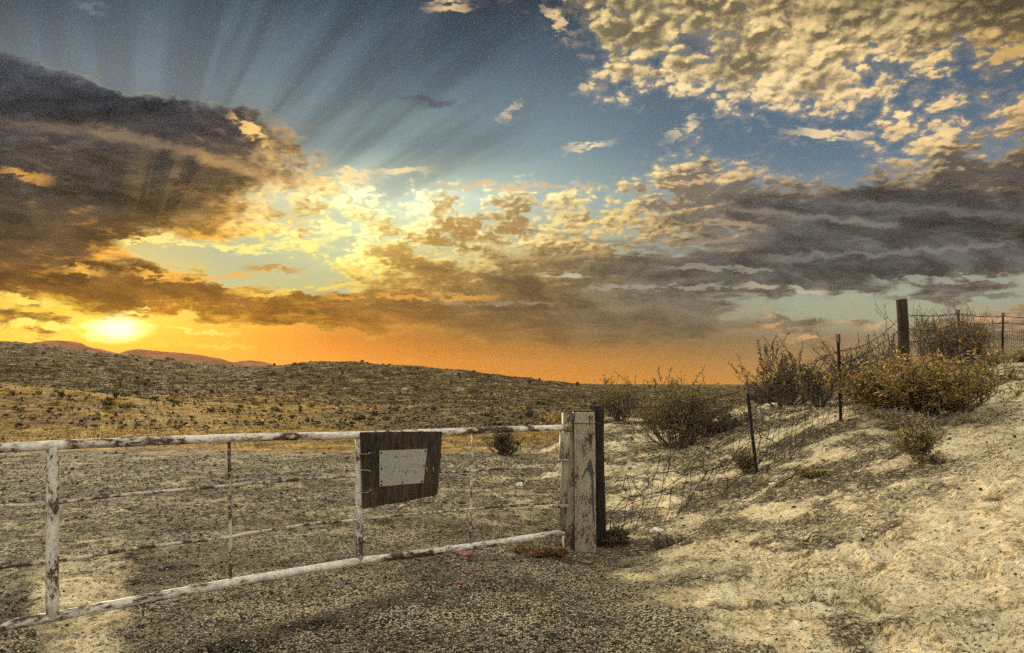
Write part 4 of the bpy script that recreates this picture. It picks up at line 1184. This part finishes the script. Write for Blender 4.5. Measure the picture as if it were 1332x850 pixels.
place_shrub('desert_shrub', at(1240, 15.6), 'dark dense shrub around the foot of the third steel post', 1.0, 1.05, 18, 72, 500, 'leafdark', leafsize=.02, up_=.6)
place_shrub('broom_shrub', at(1262, 15.4), 'feathery golden broom-like shrub right of the third steel post', 1.0, 1.25, 34, 73, 2600, 'leafgold', leafsize=.011, up_=.85, wild=.22, lshape=4.5, rstem=.006, shoots=30)
place_shrub('dry_scrub', at(1275, 16.5), 'low straw coloured brush along the foot of the upper mesh fence', 1.7, .45, 30, 74, 2200, 'straw', leafsize=.014, up_=.5, lshape=4)
place_shrub('dry_scrub', at(1322, 18.4), 'low dry brush at the foot of the mesh by the right edge', 1.9, .45, 30, 75, 2400, 'straw', leafsize=.015, up_=.5, lshape=4)
place_shrub('weed', at(1190, 8.6), 'small upright yellow weed on the sand below the golden shrub', .42, .50, 26, 81, 2200, 'straw', cat='weed', leafsize=.011, lshape=3.2, up_=.8, rstem=.004, wild=.3)
place_shrub('weed', at(1204, 8.4), 'tiny dark dry clump beside the upright yellow weed', .30, .10, 18, 82, 300, 'straw', cat='weed', leafsize=.011, up_=.3, rstem=.004)
place_shrub('weed', at(1052, 9.2), 'grey-brown dry tuft between the two leaning steel posts', .40, .13, 34, 83, 900, 'straw', cat='weed', leafsize=.011, lshape=3.4, up_=.4, rstem=.004)
place_shrub('weed', at(966, 10.7), 'short straw tuft at the left foot of the first steel fence post', .36, .36, 26, 84, 900, 'straw', cat='weed', leafsize=.010, lshape=4, up_=.7, rstem=.003)
place_shrub('weed', at(872, 7.9), 'flattened dark mat of dry weed on the sand right of the gate post', .55, .09, 40, 85, 1300, 'litter', cat='weed', leafsize=.011, lshape=3.4, up_=.15, rstem=.004)
place_shrub('weed', at(797, 8.4), 'dark dry weed at the right foot of the timber post', .36, .20, 26, 86, 500, 'leafdark', cat='weed', leafsize=.011, up_=.4, rstem=.004)
place_shrub('weed', at(692, 7.55), 'rusty orange weed under the hinge end of the gate', .40, .10, 34, 87, 1500, 'leafrust', cat='weed', leafsize=.010, lshape=2.6, up_=.3, rstem=.003)
place_shrub('weed', at(722, 7.65), 'second rusty weed clump against the foot of the cream post', .24, .10, 22, 88, 900, 'leafrust', cat='weed', leafsize=.010, lshape=2.6, up_=.3, rstem=.003)
place_shrub('desert_shrub', at(658, 17.0), 'small faint shrub on the open ground seen through the gate by the post', .75, .62, 20, 91, 1200, 'leafdark', leafsize=.02, up_=.6)
place_shrub('dry_scrub', at(745, 19.0), 'low pale grassy brush behind the top of the gate post', 1.3, .50, 34, 92, 2200, 'leafgold', leafsize=.016, up_=.5, lshape=4)
place_shrub('dry_scrub', at(995, 17.0), 'straggly brush on the bank left of the dark spiky shrub', .9, .45, 20, 93, 700, 'leafdark', leafsize=.02, up_=.4)

# ---- small shrubs strewn over the far field: three kinds, each copied
def small_shrub(seed, w, h, leafmat, leafn):
    mb, V, Fl = shrub_mesh(w, h, 12, seed, leafn, .05, 2, .5, .012, .4, 2.0)
    o = mb.build('field_shrub', M['stem'], origin=(0, 0, 0))
    me = o.data; b0 = len(mb.v)
    full = MB(); full.v = mb.v + [tuple(v) for v in V]; full.f = mb.f + [tuple(i + b0 for i in f) for f in Fl]
    nm = len(mb.f)
    bpy.data.objects.remove(o)
    o = full.build('field_shrub', M['stem'], origin=(0, 0, 0)); o.data.materials.append(M[leafmat])
    o.data.polygons.foreach_set('material_index', [0] * nm + [1] * len(Fl))
    return o
protos = [(small_shrub(101, 1.0, .55, 'leafdark', 420), 'low dark shrub dotting the brown field behind the gate'),
          (small_shrub(102, .8, .75, 'leafdark', 340), 'upright dark shrub dotting the brown field behind the gate'),
          (small_shrub(103, 1.3, .5, 'leaf', 460), 'spreading olive shrub dotting the brown field behind the gate')]
spots = []
r_ = random.Random(17)
tries = 0
while len(spots) < 250 and tries < 20000:
    tries += 1
    px = r_.uniform(-60, 1010); Y = math.exp(r_.uniform(math.log(34), math.log(185)))
    dn = float(fbm(np.array([px * .012]), np.array([math.log(Y) * 5.0]), 1.0, 3, 71)[0])
    if dn < r_.uniform(-.25, .25): continue
    if px > 790 and Y < 40: continue
    spots.append((px, Y))
spots += [(135, 62), (150, 66), (163, 70), (180, 64), (190, 58), (210, 72), (232, 66), (120, 55), (200, 50), (105, 58), (255, 62)]
first = {}
for i, (px, Y) in enumerate(spots):
    q = i % 3; p, lab = protos[q]
    o = p if q not in first else p.copy()
    if q in first: C.objects.link(o)
    first[q] = 1
    x = (px - 666) / F * Y; o.location = (x, Y, float(Hbase([x], [Y])[0] + micro(np.array([x]), np.array([Y]))[0]) - .04)
    s = r_.uniform(.35, .95) * (1 + .35 * (Y > 90)); o.scale = (s * r_.uniform(.8, 1.3), s, s * r_.uniform(.7, 1.1)); o.rotation_euler.z = r_.uniform(0, 6.28)
    tag(o, lab, 'shrub', ('low dark field shrubs', 'upright dark field shrubs', 'spreading olive field shrubs')[q])

# ---------------------------------------------------------------- loose stones, twigs and litter (nobody could count them)
ICO_V = None
def ico():
    t = (1 + 5 ** .5) / 2
    v = np.array([(-1, t, 0), (1, t, 0), (-1, -t, 0), (1, -t, 0), (0, -1, t), (0, 1, t), (0, -1, -t), (0, 1, -t), (t, 0, -1), (t, 0, 1), (-t, 0, -1), (-t, 0, 1)], float)
    v /= np.linalg.norm(v[0])
    f = np.array([(0, 11, 5), (0, 5, 1), (0, 1, 7), (0, 7, 10), (0, 10, 11), (1, 5, 9), (5, 11, 4), (11, 10, 2), (10, 7, 6), (7, 1, 8), (3, 9, 4), (3, 4, 2), (3, 2, 6), (3, 6, 8), (3, 8, 9), (4, 9, 5), (2, 4, 11), (6, 2, 10), (8, 6, 7), (9, 8, 1)])
    return v, f
def scatter_xy(n, y0, y1, pxa, pxb, power=0.0):
    Y = np.exp(rng.uniform(math.log(y0), math.log(y1), n)); px = rng.uniform(pxa, pxb, n)
    return (px - 666) / F * Y, Y
def pebbles(name, n, y0, y1, keep, s0, s1, mat, label):
    X, Y = scatter_xy(n, y0, y1, -120, 1450)
    g, go, li = zones(X, Y); kp = rng.random(n) < keep(g, go, li, X, Y); X, Y = X[kp], Y[kp]; n = len(X)
    Z = Hbase(X, Y) + micro(X, Y)
    v, f = ico(); s = np.exp(rng.uniform(math.log(s0), math.log(s1), n)) * np.clip(Y / 7, .8, 2.2)
    V = v[None] * (1 + rng.uniform(-.28, .28, (n, 12, 1))) * s[:, None, None] * rng.uniform(.6, 1.2, (n, 1, 3)) * np.array([1, 1, .62])
    an = rng.uniform(0, 6.28, n); ca, sa = np.cos(an)[:, None], np.sin(an)[:, None]
    V = np.stack([V[..., 0] * ca - V[..., 1] * sa, V[..., 0] * sa + V[..., 1] * ca, V[..., 2]], -1)
    V += np.stack([X, Y, Z + s * .15], -1)[:, None]
    Fc = (f[None] + (np.arange(n) * 12)[:, None, None]).reshape(-1, 3)
    me = np_mesh(name, V.reshape(-1, 3), Fc, M[mat], 3); o = bpy.data.objects.new(name, me); C.objects.link(o)
    tag(o, label, 'gravel', None, 'stuff')
pebbles('gravel', 80000, 3.3, 17, lambda g, go, li, X, Y: .07 + .80 * g ** 1.5 + .18 * li, .003, .015, 'pebble', 'loose pale and dark gravel spread over the track')
pebbles('dark_clods', 9000, 4, 30, lambda g, go, li, X, Y: .25 + .6 * li, .004, .022, 'litter', 'small dark clods scattered on the pale sand')

def blades(name, n, y0, y1, keep, lo, hi, wd, lie, mat, label, pxa=-120, pxb=1450, cat='litter'):
    X, Y = scatter_xy(n, y0, y1, pxa, pxb)
    g, go, li = zones(X, Y); kp = rng.random(n) < keep(g, go, li, X, Y); X, Y = X[kp], Y[kp]; n = len(X)
    Z = Hbase(X, Y) + micro(X, Y)
    an = rng.uniform(0, 6.28, n); L = rng.uniform(lo, hi, n); el = rng.uniform(*lie, n)
    D = np.stack([np.cos(an) * np.cos(el), np.sin(an) * np.cos(el), np.sin(el)], -1)
    S = np.stack([-np.sin(an), np.cos(an), np.zeros(n)], -1) * (wd * (.5 + rng.random(n)) * np.clip(Y / 8, .8, 3))[:, None]
    B = np.stack([X, Y, Z + .004], -1)
    mid = B + D * (L * .5)[:, None] + np.array([0, 0, 1]) * (L * rng.uniform(.02, .14, n))[:, None] + S * rng.uniform(-2, 2, n)[:, None]
    tip = B + D * L[:, None] + np.array([0, 0, 1]) * (L * .03)[:, None]
    U = np.array([0, 0, 1]) * np.linalg.norm(S, axis=1)[:, None]
    V = np.stack([B - S, B + S, B + U, mid - S * .8, mid + S * .8, mid + U * .8, tip], 1)
    f = np.array([(0, 1, 4), (0, 4, 3), (1, 2, 5), (1, 5, 4), (2, 0, 3), (2, 3, 5), (3, 4, 6), (4, 5, 6), (5, 3, 6)])
    Fc = (f[None] + (np.arange(n) * 7)[:, None, None]).reshape(-1, 3)
    me = np_mesh(name, V.reshape(-1, 3), Fc, M[mat], 3); o = bpy.data.objects.new(name, me); C.objects.link(o)
    tag(o, label, cat, None, 'stuff')
blades('dead_twigs', 20000, 4.5, 20, lambda g, go, li, X, Y: (1 - g) * (.08 + .9 * li) * (X > .6), .04, .20, .0028, (-.02, .12), 'litter', 'dead twigs and dry stalks littering the sand bank')
blades('dry_grass', 16000, 19, 60, lambda g, go, li, X, Y: go * .9, .05, .16, .006, (.5, 1.4), 'straw', 'short golden grass growing on the field beyond the gravel', cat='grass')
blades('bank_grass', 5000, 8.5, 20, lambda g, go, li, X, Y: (X > 1.6) * (.08 + .6 * li) * (Y > 9), .03, .11, .003, (.3, 1.4), 'litter', 'sparse dry grass stubble on the bank along the fence', cat='grass')

# ---------------------------------------------------------------- single loose things
def rock(px, Y, w, h, seed, label, mat='rock', name='rock', d=None):
    r_ = random.Random(seed); v, f = ico(); c = GP(px, Y)
    import bmesh
    bm = bmesh.new(); bmesh.ops.create_icosphere(bm, subdivisions=3, radius=1)
    for q in bm.verts:
        n = float(fbm(np.array([q.co.x * 1.3 + seed]), np.array([q.co.y * 1.3 + q.co.z * 2.1]), 1.0, 3, seed)[0])
        q.co *= 1 + n * .45
        q.co = Vector((q.co.x * w / 2, q.co.y * (d or w) / 2, q.co.z * h / 2))
    me = bpy.data.meshes.new(name); bm.to_mesh(me); bm.free(); me.materials.append(M[mat])
    o = bpy.data.objects.new(name, me); o.location = c + Vector((0, 0, h * .25)); C.objects.link(o)
    tag(o, label, 'rock'); return o
rock(676, 11.9, .13, .085, 3, 'white stone on the ground seen through the gate near its hinge')
rock(811, 14.3, .15, .10, 4, 'pale flat stone on the bank right of the post tops')
rock(850, 8.6, .16, .075, 5, 'white stone on the sand beside the flattened dark weed')
rock(20 + 980, 9.6, .11, .05, 6, 'small pale stone on the bank just right of the first steel post')
# red board end lying on the gravel under the gate
c = GP(600, 7.25, .012)
Mx = Matrix.Rotation(R(38), 3, 'Z') @ Matrix.Rotation(R(3), 3, 'X')
mb = MB().box((0, 0, 0), (.115, .30, .022), Mx)
o = mb.build('broken_board', M['brick'], origin=(0, 0, 0), bevel=.004); o.location = c
tag(o, 'short faded red piece of board lying on the gravel under the gate', 'board')
for i, (px, Y) in enumerate(((600, 6.15), (622, 6.4))):
    c = GP(px, Y, .006); r2 = random.Random(i)
    mb = MB(); 
    pts = [Vector((math.cos(a) * r2.uniform(.02, .045), math.sin(a) * r2.uniform(.02, .045), r2.uniform(0, .01))) for a in [j * .9 for j in range(7)]]
    n_ = len(pts); mb.add(pts + [p_ + Vector((0, 0, .012)) for p_ in pts], [tuple(range(n_))[::-1], tuple(range(n_, 2 * n_))] + [(j, (j + 1) % n_, (j + 1) % n_ + n_, j + n_) for j in range(n_)])
    o = mb.build('brick_chip', M['brick'], origin=(0, 0, 0)); o.location = c
    tag(o, ('left', 'right')[i] + ' one of two small reddish chips on the gravel below the red board', 'chip')
# flat iron bar in the dirt before the post
a, b_ = GP(722, 7.42, .012), GP(762, 7.38, .012)
mb = MB().tube([a, a.lerp(b_, .5) + Vector((0, 0, .015)), b_, b_ + Vector((.05, -.06, .012))], .016, 8, squash=.6)
o = mb.build('iron_bar', M['rust'], origin=a, smooth=True); tag(o, 'rusty bent iron bar half buried at the foot of the cream post', 'bar')
# black rag of driftwood on the sand at the right
c = GP(1304, 13.4, .02)
mb = MB(); r2 = random.Random(4)
for i in range(9):
    s_ = Vector((r2.uniform(-.18, .1), r2.uniform(-.06, .06), r2.uniform(0, .03)))
    mb.tube([s_, s_ + Vector((.14, r2.uniform(-.04, .04), r2.uniform(.0, .05))), s_ + Vector((.3, r2.uniform(-.07, .07), r2.uniform(-.02, .04)))], [.022, .030, .010], 6)
o = mb.build('dead_branch', M['tpost'], origin=(0, 0, 0)); o.location = c
tag(o, 'black charred bit of branch lying alone on the sand at the right edge', 'branch')
# fallen sticks that can be told apart
def stick(pts, rad, mat, label, seed):
    q = [GP(px, Y, .015 + dz) for px, Y, dz in pts]
    mb = MB().tube(wob(q, .012, 4, seed), [rad * (1 - .6 * i / (4 * (len(q) - 1))) for i in range(4 * (len(q) - 1) + 1)], 6)
    o = mb.build('fallen_stick', M[mat], origin=q[0], smooth=True); tag(o, label, 'stick')
stick([(1066, 8.75, 0), (1073, 8.6, .03), (1083, 8.35, .0)], .009, 'stempale', 'pale curved stick on the sand below the mesh fence', 1)
stick([(1002, 9.4, 0), (1030, 9.5, .02), (1052, 9.45, .01)], .011, 'litter', 'long dark stick lying right of the first steel post', 2)
stick([(1150, 9.0, 0), (1166, 9.2, .03), (1178, 9.35, .02)], .013, 'litter', 'dark crooked stick on the sand left of the yellow weed', 3)
stick([(1040, 6.9, 0), (1050, 6.95, .01), (1062, 6.9, 0)], .008, 'litter', 'short dark stick on the open sand below the fence', 4)

blades('scrub_cover', 42000, 26, 190, lambda g, go, li, X, Y: .9 * (X < .35 * Y) * (1 - .6 * go) * (.25 + .75 * (Y > 55)), .05, .20, .022, (.0, .7), 'litter', 'low dry scrub covering the brown hills', -120, 1010, cat='scrub')
# ---------------------------------------------------------------- air
def haze():
    mb = MB().box((0, 3000, 122), (13800, 9600, 262)); m = bpy.data.materials.new('haze'); m.use_nodes = True
    nt = m.node_tree; nt.nodes.clear(); o_ = nt.nodes.new('ShaderNodeOutputMaterial'); v = nt.nodes.new('ShaderNodeVolumePrincipled')
    v.inputs['Color'].default_value = (1.0, .76, .44, 1); v.inputs['Density'].default_value = HAZE; v.inputs['Anisotropy'].default_value = .2
    m.cycles.volume_sampling = 'DISTANCE'; m.cycles.homogeneous_volume = True
    nt.links.new(v.outputs[0], o_.inputs['Volume'])
    o = mb.build('haze', m, origin=(0, 0, 0)); tag(o, 'thin warm haze over the plain', 'haze', None, 'stuff')
HAZE = .00002
haze()
